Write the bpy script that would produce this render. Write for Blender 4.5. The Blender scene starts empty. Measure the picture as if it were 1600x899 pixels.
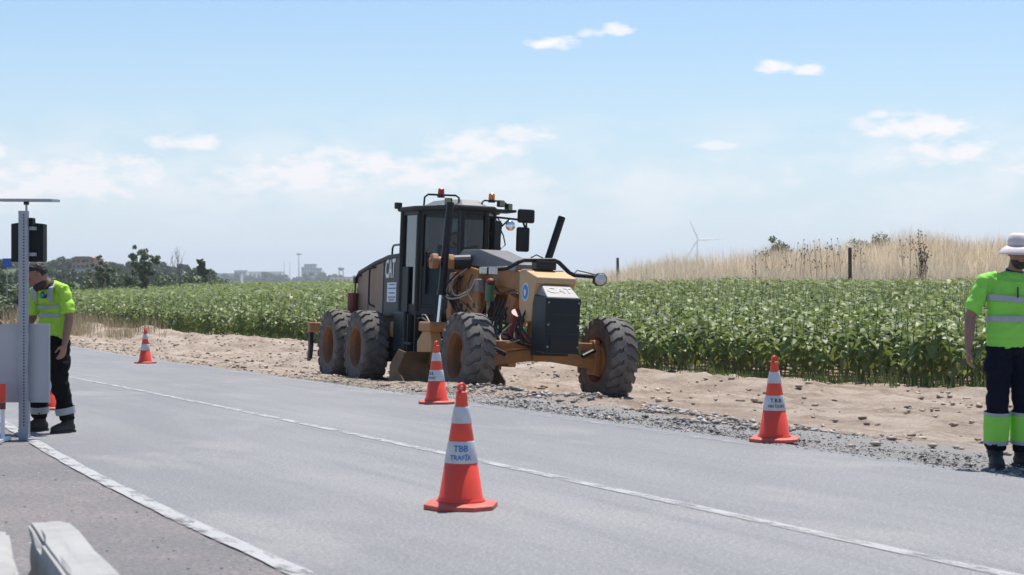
import bpy, bmesh, math, random
import numpy as np
from mathutils import Vector, Matrix, Euler, Quaternion

random.seed(11)
RNG = np.random.default_rng(11)
S = bpy.context.scene
COL = S.collection
R = math.radians

# ------------------------------------------------------------------ camera
FPX, CX, HY, CAMZ = 2800.0, 800.0, 440.0, 1.45      # focal length in photo pixels, principal column, horizon row, eye height
cd = bpy.data.cameras.new('camera')
cam = bpy.data.objects.new('camera', cd); COL.objects.link(cam)
cam.location = (0, 0, CAMZ)
cam.rotation_euler = (R(90) - math.atan((449.5 - HY) / FPX), 0, 0)
cd.sensor_width = 36; cd.lens = FPX / 1600 * 36
cd.clip_start = 0.1; cd.clip_end = 20000
cd.dof.use_dof = True; cd.dof.focus_distance = 24; cd.dof.aperture_fstop = 5.0
S.camera = cam

# ------------------------------------------------------------------ sky and sun
SUN_EL, SUN_AZ = R(70), R(24)                       # azimuth measured from +Y (view direction) towards +X
W = bpy.data.worlds.new('World'); S.world = W; W.use_nodes = True
def build_world():
    nt = W.node_tree; N = nt.nodes; L = nt.links; N.clear()
    out = N.new('ShaderNodeOutputWorld'); bg = N.new('ShaderNodeBackground')
    sky = N.new('ShaderNodeTexSky'); sky.sky_type = 'NISHITA'; sky.sun_disc = False
    sky.sun_elevation = SUN_EL; sky.sun_rotation = SUN_AZ
    sky.air_density = 1.1; sky.dust_density = .6; sky.ozone_density = 2.2; sky.altitude = 50
    tc = N.new('ShaderNodeTexCoord'); sp = N.new('ShaderNodeSeparateXYZ'); L.new(tc.outputs['Generated'], sp.inputs[0])
    def m(op, a, b=None, c=None, clamp=False):
        n = N.new('ShaderNodeMath'); n.operation = op; n.use_clamp = clamp
        for i, v in enumerate((a, b, c)):
            if v is None: continue
            if isinstance(v, (int, float)): n.inputs[i].default_value = v
            else: L.new(v, n.inputs[i])
        return n.outputs[0]
    az = m('ARCTAN2', sp.outputs[0], sp.outputs[1]); el = m('ARCSINE', sp.outputs[2])
    cb = N.new('ShaderNodeCombineXYZ'); L.new(az, cb.inputs[0]); L.new(m('MULTIPLY', el, 2.2), cb.inputs[1])
    def noise(scale, detail, rough=0.55, off=0.0):
        n = N.new('ShaderNodeTexNoise'); n.inputs['Scale'].default_value = scale; n.inputs['Detail'].default_value = detail
        n.inputs['Roughness'].default_value = rough
        if off:
            a = N.new('ShaderNodeVectorMath'); a.operation = 'ADD'; a.inputs[1].default_value = (off, off * .7, off); L.new(cb.outputs[0], a.inputs[0]); L.new(a.outputs[0], n.inputs['Vector'])
        else: L.new(cb.outputs[0], n.inputs['Vector'])
        return n.outputs['Fac']
    n1 = noise(58, 7, .6); n2 = noise(20, 6, .58, 3.1)
    # cumulus puffs: direction (photo column, row), half sizes in photo pixels, opacity
    blobs = [(298, 222, 62, 16, .95), (130, 272, 150, 42, .95), (20, 290, 120, 36, .85), (300, 288, 110, 18, .45), (470, 262, 130, 38, .92), (545, 246, 95, 22, .9), (650, 264, 105, 28, .92),
             (745, 222, 80, 34, .72), (810, 204, 70, 18, .65), (800, 278, 90, 22, .5), (864, 64, 40, 13, .8), (962, 44, 26, 10, .75), (925, 50, 24, 8, .5), (1212, 106, 34, 13, .85), (1258, 112, 38, 9, .7), (1372, 182, 18, 9, .6), (1350, 196, 28, 12, .5),
             (1446, 196, 84, 24, .9), (1470, 240, 98, 21, .85), (1590, 268, 46, 12, .6), (1118, 226, 30, 9, .6), (0, 238, 14, 18, .7),
             (260, 300, 160, 30, .3), (1050, 280, 150, 34, .2), (1930, 190, 110, 26, .8), (-300, 160, 120, 26, .8), (2300, 290, 170, 34, .5)]
    tot = None
    for (bx, by, a, b, o) in blobs:
        a *= 1.12; b *= 1.22; o = min(o * 1.1, 1.0)
        u0 = math.atan((bx - CX) / FPX); v0 = math.atan((HY - by - b * .35) / FPX)
        du = m('DIVIDE', m('SUBTRACT', az, u0), a / FPX); dv = m('DIVIDE', m('SUBTRACT', el, v0), b / FPX)
        # flat base: the lower half of a puff falls off faster
        dv = m('MULTIPLY', dv, m('ADD', 1.0, m('MULTIPLY', m('LESS_THAN', dv, 0.0), .5)))
        rr = m('ADD', m('MULTIPLY', du, du), m('MULTIPLY', dv, dv))
        s = m('ADD', m('SUBTRACT', 1.0, rr), m('MULTIPLY', m('SUBTRACT', n1, .5), 4.2))
        k = m('MULTIPLY', m('MULTIPLY', s, .95, clamp=True), min(o * 1.15, 1.0))
        tot = k if tot is None else m('MAXIMUM', tot, k)
    band = m('MULTIPLY', m('MULTIPLY', m('SUBTRACT', n2, .43), 5.0, clamp=True), m('SUBTRACT', 1.0, m('MULTIPLY', m('ABSOLUTE', m('SUBTRACT', el, .055)), 22.0), clamp=True))
    tot = m('MAXIMUM', tot, m('MULTIPLY', band, .6), clamp=True)
    # low summer haze whitens the sky towards the horizon, all the way round
    hz = m('POWER', m('SUBTRACT', 1.0, m('MULTIPLY', m('ABSOLUTE', el), 3.0), clamp=True), 2.6)
    mix0 = N.new('ShaderNodeMixRGB'); L.new(m('MULTIPLY', hz, .8), mix0.inputs[0]); tint = N.new('ShaderNodeMixRGB'); tint.blend_type = 'MULTIPLY'; tint.inputs[0].default_value = 1; L.new(sky.outputs[0], tint.inputs[1]); tint.inputs[2].default_value = (.53, .72, .88, 1); L.new(tint.outputs[0], mix0.inputs[1]); mix0.inputs[2].default_value = (5.6, 6.1, 6.45, 1)
    mix = N.new('ShaderNodeMixRGB'); L.new(tot, mix.inputs[0]); L.new(mix0.outputs[0], mix.inputs[1]); mix.inputs[2].default_value = (6.6, 6.4, 6.4, 1)
    L.new(mix.outputs[0], bg.inputs[0]); bg.inputs[1].default_value = 0.1
    L.new(bg.outputs[0], out.inputs[0])
build_world()
W.cycles.sampling_method = 'MANUAL'; W.cycles.sample_map_resolution = 256
sl = bpy.data.lights.new('sun', 'SUN'); sl.energy = 4.2; sl.angle = R(0.53); sl.color = (1.0, .955, .89)
sun = bpy.data.objects.new('sun', sl); COL.objects.link(sun)
to_sun = Vector((math.sin(SUN_AZ) * math.cos(SUN_EL), math.cos(SUN_AZ) * math.cos(SUN_EL), math.sin(SUN_EL)))
sun.rotation_euler = to_sun.to_track_quat('Z', 'Y').to_euler()
V = S.view_settings
V.view_transform = 'Standard'; V.look = 'None'; V.exposure = 0.68; V.gamma = 1.0; V.use_curve_mapping = False
S.cycles.use_denoising = True
S.cycles.max_bounces = 8; S.cycles.transparent_max_bounces = 12; S.cycles.volume_bounces = 0
S.cycles.sample_clamp_indirect = 6

# ------------------------------------------------------------------ materials
MATS = {}
def mat(name, col, rough=.7, metal=0.0, col2=None, scale=6.0, amount=.5, bump=0.0, bscale=40.0, spec=.5, detail=6, trans=0.0, coord='Object', rnd=0.0, coat=0.0, bdist=.01):
    """principled colour with a second colour (dust, wear) broken up by noise, and fine relief"""
    if name in MATS: return MATS[name]
    M = bpy.data.materials.new(name); M.use_nodes = True; nt = M.node_tree; N = nt.nodes; L = nt.links
    b = N['Principled BSDF']; b.inputs['Roughness'].default_value = rough; b.inputs['Metallic'].default_value = metal
    b.inputs['Specular IOR Level'].default_value = spec; b.inputs['Base Color'].default_value = (*col, 1); b.inputs['Coat Weight'].default_value = coat
    tc = N.new('ShaderNodeTexCoord'); src = tc.outputs[coord]; cur = None
    if col2 is not None:
        n = N.new('ShaderNodeTexNoise'); n.inputs['Scale'].default_value = scale; n.inputs['Detail'].default_value = detail; n.inputs['Roughness'].default_value = .62; L.new(src, n.inputs['Vector'])
        r = N.new('ShaderNodeValToRGB'); r.color_ramp.elements[0].position = .5 - .22; r.color_ramp.elements[1].position = .5 + .22
        r.color_ramp.elements[0].color = (0, 0, 0, 1); r.color_ramp.elements[1].color = (amount, amount, amount, 1) if amount <= 1 else (1, 1, 1, 1)
        L.new(n.outputs['Fac'], r.inputs[0])
        mx = N.new('ShaderNodeMixRGB'); L.new(r.outputs[0], mx.inputs[0]); mx.inputs[1].default_value = (*col, 1); mx.inputs[2].default_value = (*col2, 1)
        cur = mx.outputs[0]
    if rnd:
        oi = N.new('ShaderNodeNewGeometry'); hv = N.new('ShaderNodeHueSaturation'); mp = N.new('ShaderNodeMapRange')
        mp.inputs['To Min'].default_value = 1 - rnd; mp.inputs['To Max'].default_value = 1 + rnd
        L.new(oi.outputs['Random Per Island'], mp.inputs['Value']); L.new(mp.outputs[0], hv.inputs['Value'])
        if cur is None: hv.inputs['Color'].default_value = (*col, 1)
        else: L.new(cur, hv.inputs['Color'])
        cur = hv.outputs[0]
    if cur is not None: L.new(cur, b.inputs['Base Color'])
    if bump:
        n = N.new('ShaderNodeTexNoise'); n.inputs['Scale'].default_value = bscale; n.inputs['Detail'].default_value = 5; L.new(src, n.inputs['Vector'])
        bp = N.new('ShaderNodeBump'); bp.inputs['Strength'].default_value = bump; bp.inputs['Distance'].default_value = bdist; L.new(n.outputs['Fac'], bp.inputs['Height']); L.new(bp.outputs[0], b.inputs['Normal'])
    if trans:
        t = N.new('ShaderNodeBsdfTranslucent'); ms = N.new('ShaderNodeMixShader'); ms.inputs[0].default_value = trans
        if cur is not None: L.new(cur, t.inputs[0])
        else: t.inputs[0].default_value = (*col, 1)
        o = N['Material Output']; L.new(b.outputs[0], ms.inputs[1]); L.new(t.outputs[0], ms.inputs[2]); L.new(ms.outputs[0], o.inputs[0])
    MATS[name] = M
    return M

# ------------------------------------------------------------------ mesh helpers
def mesh_obj(name, verts, faces, m, parent=None, smooth=False, bevel=0.0):
    me = bpy.data.meshes.new(name); me.from_pydata([tuple(v) for v in verts], [], faces); me.validate(); me.update()
    o = bpy.data.objects.new(name, me); COL.objects.link(o)
    if m is not None: me.materials.append(m if not isinstance(m, str) else MATS[m])
    if smooth: me.shade_smooth() if hasattr(me, 'shade_smooth') else None
    if bevel:
        bv = o.modifiers.new('bevel', 'BEVEL'); bv.width = bevel; bv.segments = 2; bv.limit_method = 'ANGLE'; bv.angle_limit = R(40)
    if parent is not None: o.parent = parent
    return o

class MB:
    """collects shapes; build() links them as one mesh object"""
    def __init__(s): s.v = []; s.f = []
    def add(s, vs, fs):
        k = len(s.v); s.v += [Vector(v) for v in vs]; s.f += [tuple(i + k for i in f) for f in fs]; return s
    def box(s, lo, hi, M=None, taper=None):
        x0, y0, z0 = lo; x1, y1, z1 = hi
        vs = [Vector(p) for p in ((x0, y0, z0), (x1, y0, z0), (x1, y1, z0), (x0, y1, z0), (x0, y0, z1), (x1, y0, z1), (x1, y1, z1), (x0, y1, z1))]
        if M is not None: vs = [M @ v for v in vs]
        return s.add(vs, [(0, 3, 2, 1), (4, 5, 6, 7), (0, 1, 5, 4), (1, 2, 6, 5), (2, 3, 7, 6), (3, 0, 4, 7)])
    def prism(s, prof, a, b, axis='y'):
        """profile polygon extruded from a to b along an axis: 'y' profile is (x,z); 'x' profile is (y,z); 'z' profile is (x,y)"""
        def P(p, t):
            return {'y': (p[0], t, p[1]), 'x': (t, p[0], p[1]), 'z': (p[0], p[1], t)}[axis]
        n = len(prof)
        fs = [tuple(range(n)), tuple(range(2 * n - 1, n - 1, -1))] + [(i, n + i, n + (i + 1) % n, (i + 1) % n) for i in range(n)]
        return s.add([P(p, a) for p in prof] + [P(p, b) for p in prof], fs)
    def rings(s, rs, cap=True, close=False):
        n = len(rs[0]); vs = [v for r in rs for v in r]; fs = []
        m = len(rs)
        for i in range(m if close else m - 1):
            for j in range(n):
                a = i * n + j; b = i * n + (j + 1) % n; c = ((i + 1) % m) * n + (j + 1) % n; d = ((i + 1) % m) * n + j
                fs.append((a, b, c, d))
        if cap and not close: fs += [tuple(range(n - 1, -1, -1)), tuple(range((m - 1) * n, m * n))]
        return s.add(vs, fs)
    def tube(s, pts, r, n=8, cap=True):
        """round tube along points, radius constant or per point"""
        pts = [Vector(p) for p in pts]; rr = r if isinstance(r, (list, tuple)) else [r] * len(pts)
        rs = []; ref = None
        for i, p in enumerate(pts):
            t = (pts[min(i + 1, len(pts) - 1)] - pts[max(i - 1, 0)]).normalized()
            if ref is None:
                ref = t.orthogonal().normalized()
            else:
                ref = (ref - t * ref.dot(t)); ref = ref.normalized() if ref.length > 1e-6 else t.orthogonal().normalized()
            b = t.cross(ref)
            rs.append([p + (ref * math.cos(2 * math.pi * k / n) + b * math.sin(2 * math.pi * k / n)) * rr[i] for k in range(n)])
        return s.rings(rs, cap)
    def loft(s, pts, rad, side=Vector((1, 0, 0)), n=16, cap=True):
        """elliptical sections (half width along side, half depth) along points"""
        pts = [Vector(p) for p in pts]; rs = []
        for i, p in enumerate(pts):
            t = (pts[min(i + 1, len(pts) - 1)] - pts[max(i - 1, 0)]).normalized()
            sd = side - t * side.dot(t); sd = sd.normalized() if sd.length > 1e-5 else t.orthogonal().normalized()
            b = t.cross(sd); rx, ry = rad[i] if isinstance(rad[i], (tuple, list)) else (rad[i], rad[i])
            rs.append([p + sd * math.cos(2 * math.pi * k / n) * rx + b * math.sin(2 * math.pi * k / n) * ry for k in range(n)])
        return s.rings(rs, cap)
    def lathe(s, prof, n=32, M=None, axis='z', close=False):
        """(radius, height) profile turned about an axis"""
        rs = []
        for (r, h) in prof:
            ring = []
            for k in range(n):
                a = 2 * math.pi * k / n; c, q = r * math.cos(a), r * math.sin(a)
                p = Vector({'z': (c, q, h), 'y': (q, h, c), 'x': (h, c, q)}[axis])
                ring.append(M @ p if M is not None else p)
            rs.append(ring)
        return s.rings(rs, not close, close)
    def ball(s, c, r, n=10, m=7):
        c = Vector(c); r = r if isinstance(r, (tuple, list)) else (r, r, r)
        rs = []
        for i in range(m):
            ph = math.pi * (i + .5) / m - math.pi / 2
            rs.append([c + Vector((r[0] * math.cos(ph) * math.cos(2 * math.pi * k / n), r[1] * math.cos(ph) * math.sin(2 * math.pi * k / n), r[2] * math.sin(ph))) for k in range(n)])
        return s.rings(rs)
    def build(s, name, m, parent=None, smooth=False, bevel=0.0): 
        o = mesh_obj(name, s.v, s.f, m, parent, smooth, bevel)
        return o

def np_mesh(name, V_, F_, m, parent=None):
    """big meshes from numpy arrays: V (n,3), F (k, 3 or 4)"""
    me = bpy.data.meshes.new(name); V_ = np.asarray(V_, np.float32); F_ = np.asarray(F_, np.int32); k = F_.shape[1]
    me.vertices.add(len(V_)); me.vertices.foreach_set('co', V_.ravel())
    me.loops.add(F_.size); me.loops.foreach_set('vertex_index', F_.ravel())
    me.polygons.add(len(F_)); me.polygons.foreach_set('loop_start', np.arange(0, F_.size, k, dtype=np.int32))
    me.update(calc_edges=True); me.validate()
    o = bpy.data.objects.new(name, me); COL.objects.link(o)
    if m is not None: me.materials.append(m)
    if parent is not None: o.parent = parent
    return o
def smooth(o): o.data.polygons.foreach_set('use_smooth', [True] * len(o.data.polygons)); return o
def tag(o, label=None, cat=None, group=None, kind=None):
    if label: o['label'] = label
    if cat: o['category'] = cat
    if group: o['group'] = group
    if kind: o['kind'] = kind
    return o
def empty(name, loc=(0, 0, 0), parent=None, rot=(0, 0, 0)):
    o = bpy.data.objects.new(name, None); COL.objects.link(o); o.location = loc; o.rotation_euler = rot; o.empty_display_size = .2
    if parent is not None: o.parent = parent
    return o
def copy_tree(o, parent=None):
    c = o.copy(); COL.objects.link(c); c.parent = parent
    for ch in list(o.children): copy_tree(ch, c)
    return c
def text_mesh(body, size, weight=0.0, res=3):
    cu = bpy.data.curves.new('txt', 'FONT'); cu.body = body; cu.size = size; cu.align_x = 'CENTER'; cu.align_y = 'CENTER'; cu.offset = weight; cu.resolution_u = res
    o = bpy.data.objects.new('txt', cu); COL.objects.link(o)
    dg = bpy.context.evaluated_depsgraph_get(); me = bpy.data.meshes.new_from_object(o.evaluated_get(dg))
    vs = [v.co.copy() for v in me.vertices]; fs = [tuple(p.vertices) for p in me.polygons]
    bpy.data.objects.remove(o); bpy.data.curves.remove(cu); bpy.data.meshes.remove(me)
    return vs, fs
def remeshed(name, mb, voxel, m, parent=None, smooth_it=6, disp=None):
    """unite overlapping closed shapes into one continuous skin"""
    tmp = mesh_obj('tmp', mb.v, mb.f, None)
    md = tmp.modifiers.new('r', 'REMESH'); md.mode = 'VOXEL'; md.voxel_size = voxel
    sm = tmp.modifiers.new('s', 'SMOOTH'); sm.factor = .5; sm.iterations = smooth_it
    dg = bpy.context.evaluated_depsgraph_get(); me = bpy.data.meshes.new_from_object(tmp.evaluated_get(dg))
    old = tmp.data; bpy.data.objects.remove(tmp); bpy.data.meshes.remove(old)
    me.name = name
    if disp:
        n = len(me.vertices); co = np.empty(n * 3, np.float32); me.vertices.foreach_get('co', co); co = co.reshape(-1, 3)
        no = np.empty(n * 3, np.float32); me.vertices.foreach_get('normal', no); no = no.reshape(-1, 3)
        me.vertices.foreach_set('co', (co + no * disp(co)[:, None]).astype(np.float32).ravel())
    me.polygons.foreach_set('use_smooth', [True] * len(me.polygons))
    me.materials.clear()
    if m is not None: me.materials.append(m)
    o = bpy.data.objects.new(name, me); COL.objects.link(o)
    if parent is not None: o.parent = parent
    return o

# value noise on numpy arrays
_G = np.random.default_rng(5).random((256, 256))
def vnoise(x, y):
    xi = np.floor(x).astype(int); yi = np.floor(y).astype(int); fx = x - xi; fy = y - yi
    fx = fx * fx * (3 - 2 * fx); fy = fy * fy * (3 - 2 * fy); a = xi & 255; b = yi & 255; a1 = (a + 1) & 255; b1 = (b + 1) & 255
    return (_G[a, b] * (1 - fx) + _G[a1, b] * fx) * (1 - fy) + (_G[a, b1] * (1 - fx) + _G[a1, b1] * fx) * fy
def fbm(x, y, o=4):
    t = 0; a = 1; n = 0
    for i in range(o): t = t + a * vnoise(x * 2 ** i + 17 * i, y * 2 ** i + 31 * i); n += a; a *= .5
    return t / n
def sstep(a, b, x): t = np.clip((x - a) / (b - a), 0, 1); return t * t * (3 - 2 * t)

# ------------------------------------------------------------------ lie of the land
def Hroad(Y):
    """how far the road surface lies below the eye"""
    Y = np.maximum(np.asarray(Y, float), 0)
    near = 1.30 + .0035 * Y + .00019 * Y * Y
    return np.where(Y < 36, near, 1.672 + .18 * (1 - np.exp(-(np.maximum(Y, 36) - 36) * .0172 / .18)))
def solveY(py, extra=0.0):
    Y = 20.0
    for _ in range(60): Y = .5 * Y + .5 * FPX * (float(Hroad(Y)) + extra) / (py - HY)
    return Y
def fit_line(pix, deg=3, extra=0.0):
    Y = np.array([solveY(p[1], extra) for p in pix]); X = np.array([(p[0] - CX) / FPX for p in pix]) * Y
    c = np.polyfit(Y, X, deg); dc = np.polyder(c); lo, hi = Y.min(), Y.max()
    def f(y):
        y = np.asarray(y, float); yc = np.clip(y, lo, hi)
        return np.polyval(c, yc) + np.polyval(dc, yc) * (y - yc)
    return f
XR = fit_line([(1600, 743), (1525, 732), (1375, 717), (1260, 700), (1119, 683), (1010, 668), (885, 649), (760, 629), (669, 619), (580, 604), (524, 598), (429, 586), (333, 575), (221, 559), (116, 541)])
XC = fit_line([(120, 591), (228, 615), (365, 639), (690, 706), (760, 722), (1000, 775), (1187, 816), (1375, 857), (1562, 895)], 2)
XL = fit_line([(50, 689), (109, 722), (169, 755), (237, 789), (310, 825), (387, 858), (475, 899)], 2)
XF = fit_line([(1600, 613), (1540, 610), (1300, 605), (1100, 592), (1000, 580), (700, 562), (480, 545), (350, 531), (200, 521)], 3, .2)
COS = .88
_px = [-800, 0, 150, 300, 500, 700, 950, 1000, 1600, 2400]
_Ye = [100, 100, 120, 180, 220, 200, 130, 97, 95, 95]
_yc = [453, 453, 450, 442, 438, 435, 435, 434, 433, 433]
PLANT_H = 1.15
def column(X, Y): return np.clip(CX + FPX * X / np.maximum(Y, 3.0), -800, 2400)
def terrain(X, Y):
    X = np.asarray(X, float); Y = np.asarray(Y, float)
    H = Hroad(Y); d = (X - XR(Y)) * COS; df = (X - XF(Y)) * COS; front = Y > 1
    drop = .2 * sstep(0, 3.2, d) + .1 * sstep(4.2, 6.6, d) * (1 - sstep(-2.5, 0, df))
    drop = drop + .5 * sstep(8, 20, -(X - XL(Y)) * COS)
    base = -H - drop
    px = column(X, Y); Ye = np.interp(px, _px, _Ye); ze = -(np.interp(px, _px, _yc) - HY) / FPX * Ye - PLANT_H
    t = np.clip((Y - 32) / (Ye - 32), 0, 1); w = sstep(-1, 5, df) * front
    z = base * (1 - w * t) + ze * w * t
    hill = np.interp(px, [880, 940, 980, 1100, 1200, 1300, 1400, 1500, 1600, 2400], [-3.2, -1.2, -.3, .3, .7, 1.0, 1.7, 1.6, 1.3, 1.0])
    far = np.where(px > 880, hill, -3.2)
    far = far + np.interp(px, [-800, 60, 230, 360], [9, 9, 5, 0]) * sstep(300, 760, Y)
    s = np.where(px > 880, sstep(0, 24, Y - Ye), sstep(0, 70, Y - Ye)) * front
    return CAMZ + z * (1 - s) + far * s
def gz(x, y): return float(terrain(x, y))
def ground_at(px, py):
    """where the sight line through a photo pixel meets the land"""
    lo, hi = 4.0, 400.0
    Ys = np.geomspace(lo, hi, 4000); Xs = (px - CX) / FPX * Ys; dz = CAMZ - (py - HY) / FPX * Ys - terrain(Xs, Ys)
    i = int(np.argmax(dz <= 0)); return Vector((Xs[i], Ys[i], gz(Xs[i], Ys[i])))
def at(px, py, Y): return Vector(((px - CX) / FPX * Y, Y, CAMZ - (py - HY) / FPX * Y))

def attr_mat(name, build):
    M = bpy.data.materials.new(name); M.use_nodes = True; MATS[name] = M
    build(M.node_tree, M.node_tree.nodes, M.node_tree.links, M.node_tree.nodes['Principled BSDF']); return M
def nnoise(N, L, src, scale, detail=6, rough=.6, stretch=None):
    n = N.new('ShaderNodeTexNoise'); n.inputs['Scale'].default_value = scale; n.inputs['Detail'].default_value = detail; n.inputs['Roughness'].default_value = rough
    if stretch:
        mp = N.new('ShaderNodeMapping'); mp.inputs['Scale'].default_value = stretch; L.new(src, mp.inputs[0]); L.new(mp.outputs[0], n.inputs['Vector'])
    else: L.new(src, n.inputs['Vector'])
    return n.outputs['Fac']
def nramp(N, L, src, p0, p1, c0=(0, 0, 0), c1=(1, 1, 1)):
    r = N.new('ShaderNodeValToRGB'); e = r.color_ramp.elements; e[0].position = p0; e[1].position = p1; e[0].color = (*c0, 1); e[1].color = (*c1, 1); L.new(src, r.inputs[0]); return r.outputs[0]
def nmix(N, L, f, a, b, mode='MIX'):
    m = N.new('ShaderNodeMixRGB'); m.blend_type = mode
    for i, v in ((0, f), (1, a), (2, b)):
        if isinstance(v, (int, float)): m.inputs[i].default_value = v
        elif isinstance(v, tuple): m.inputs[i].default_value = (*v, 1)
        else: L.new(v, m.inputs[i])
    return m.outputs[0]
def nbump(N, L, src, strength, dist, target):
    b = N.new('ShaderNodeBump'); b.inputs['Strength'].default_value = strength; b.inputs['Distance'].default_value = dist; L.new(src, b.inputs['Height']); L.new(b.outputs[0], target.inputs['Normal'])

# ground sheet to the horizon
def b_ground(nt, N, L, b):
    b.inputs['Roughness'].default_value = .95; b.inputs['Specular IOR Level'].default_value = .15
    a = N.new('ShaderNodeAttribute'); a.attribute_name = 'land'; g = N.new('ShaderNodeNewGeometry')
    n = nnoise(N, L, g.outputs['Position'], 1.3, 8); c = nmix(N, L, .8, a.outputs['Color'], nramp(N, L, n, .25, .75, (.7, .7, .7), (1.25, 1.25, 1.25)), 'MULTIPLY')
    L.new(c, b.inputs['Base Color']); nbump(N, L, nnoise(N, L, g.outputs['Position'], 9, 6), .6, .06, b)
attr_mat('ground', b_ground)
def build_ground():
    r = np.geomspace(.5, 9000, 230); a = np.radians(np.concatenate([np.arange(-180, -24, 4), np.arange(-24, 24, .25), np.arange(24, 180, 4)]))
    RR, AA = np.meshgrid(r, a, indexing='ij'); X = RR * np.sin(AA); Y = RR * np.cos(AA)
    far_y = Y
    Z = terrain(X, far_y) - .06
    Z = Z + (fbm(X * .05, Y * .05) - .5) * 1.2 * sstep(130, 400, RR)
    nr, na = X.shape; idx = np.arange(nr * na).reshape(nr, na); nx = np.roll(idx, -1, 1)
    F = np.stack([idx[:-1], idx[1:], nx[1:], nx[:-1]], -1).reshape(-1, 4)[:, ::-1]
    V_ = np.stack([X, Y, Z], -1).reshape(-1, 3)
    c0 = len(V_); V_ = np.vstack([V_, [[0, 0, float(terrain(0, 0)) - .06]]])
    o = np_mesh('ground', V_, F, MATS['ground'])
    px = column(X, Y); Ye = np.interp(px, _px, _Ye)
    soil = np.array([.30, .225, .165]); dry = np.array([.50, .41, .29]); olive = np.array([.12, .15, .055]); straw = np.array([.40, .33, .19])
    df = (X - XF(Y)) * COS
    wd = (sstep(-3, 4, Y - Ye) * (px > 880))[..., None]; wf = sstep(0, 40, Y - Ye)[..., None] * (px <= 880)[..., None]
    p = sstep(.42, .58, fbm(X * .006, Y * .006, 2))[..., None]
    left = sstep(6, 10, -(X - XL(Y)) * COS)[..., None] * (1 - wf)
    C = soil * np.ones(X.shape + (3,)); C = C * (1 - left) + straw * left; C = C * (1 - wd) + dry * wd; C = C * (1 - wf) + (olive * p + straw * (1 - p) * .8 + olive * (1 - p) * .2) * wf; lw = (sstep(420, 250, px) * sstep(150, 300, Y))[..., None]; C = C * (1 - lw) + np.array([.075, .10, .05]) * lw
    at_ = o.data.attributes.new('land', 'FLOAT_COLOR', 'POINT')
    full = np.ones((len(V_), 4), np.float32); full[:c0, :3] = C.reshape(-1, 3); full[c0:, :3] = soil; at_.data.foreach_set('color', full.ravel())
    smooth(o); tag(o, kind='structure')
build_ground()

# road
def strip(name, xa, xb, ys, cols, m, lift=0.0, skirt=False, rag=0.0, extra=None):
    Y = np.repeat(ys[:, None], cols, 1); t = np.linspace(0, 1, cols)[None, :]
    A = xa(ys)[:, None]; B = xb(ys)[:, None]
    if rag: B = B + (((fbm(ys * 1.7, ys * 0 + 3.3, 5) - .5) * rag + (fbm(ys * .35, ys * 0 + 8, 2) - .5) * rag)[:, None])
    X = A + (B - A) * t; Z = CAMZ - Hroad(Y) + lift
    if extra is not None: Z = Z + extra(X, Y)
    if skirt:
        X = np.hstack([X, X[:, -1:] + .05]); Y = np.hstack([Y, Y[:, -1:]]); Z = np.hstack([Z, Z[:, -1:] - .09]); cols += 1
    n = len(ys); idx = np.arange(n * cols).reshape(n, cols)
    F = np.stack([idx[:-1, :-1], idx[:-1, 1:], idx[1:, 1:], idx[1:, :-1]], -1).reshape(-1, 4)
    o = np_mesh(name, np.stack([X, Y, Z], -1).reshape(-1, 3), F, m)
    s = np.concatenate([[0], np.cumsum(np.hypot(np.diff(ys), np.diff(XC(ys))))])
    uv = np.stack([(X - XC(Y)) * COS, np.repeat(s[:, None], cols, 1), X * 0], -1).reshape(-1, 3).astype(np.float32)
    at_ = o.data.attributes.new('lane', 'FLOAT_VECTOR', 'POINT'); at_.data.foreach_set('vector', uv.ravel())
    smooth(o); return o
YS = np.concatenate([np.arange(-40, 4, 2.0), np.arange(4, 52, .1), np.arange(52, 140, 2.0)])
def b_road(nt, N, L, b):
    b.inputs['Roughness'].default_value = .82; b.inputs['Specular IOR Level'].default_value = .35
    a = N.new('ShaderNodeAttribute'); a.attribute_name = 'lane'; v = a.outputs['Vector']
    c = nmix(N, L, nramp(N, L, nnoise(N, L, v, .55, 5, .6, (1.0, .22, 1)), .36, .66), (.190, .186, .189), (.264, .257, .250))
    c = nmix(N, L, nramp(N, L, nnoise(N, L, v, 3.0, 6, .65, (1.4, .05, 1)), .46, .66, (0, 0, 0), (.55, .55, .55)), c, (.168, .166, .174))       # long tyre streaks
    c = nmix(N, L, nramp(N, L, nnoise(N, L, v, .9, 4, .6, (1, .5, 1)), .55, .68, (0, 0, 0), (.6, .6, .6)), c, (.31, .295, .275))  # dusty patches
    c = nmix(N, L, nramp(N, L, nnoise(N, L, v, 42, 3, .7), .40, .66, (.0, .0, .0), (.75, .75, .75)), c, (.125, .124, .13))
    c = nmix(N, L, nramp(N, L, nnoise(N, L, v, 75, 2, .6), .58, .70, (.0, .0, .0), (.85, .85, .85)), c, (.46, .45, .44))   # pale aggregate
    L.new(c, b.inputs['Base Color']); nbump(N, L, nnoise(N, L, v, 60, 4, .7), .45, .006, b)
attr_mat('asphalt', b_road)
road = tag(strip('road', lambda y: XL(y) - .03, XR, YS, 26, MATS['asphalt'], 0, True, .16), kind='structure')
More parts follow.
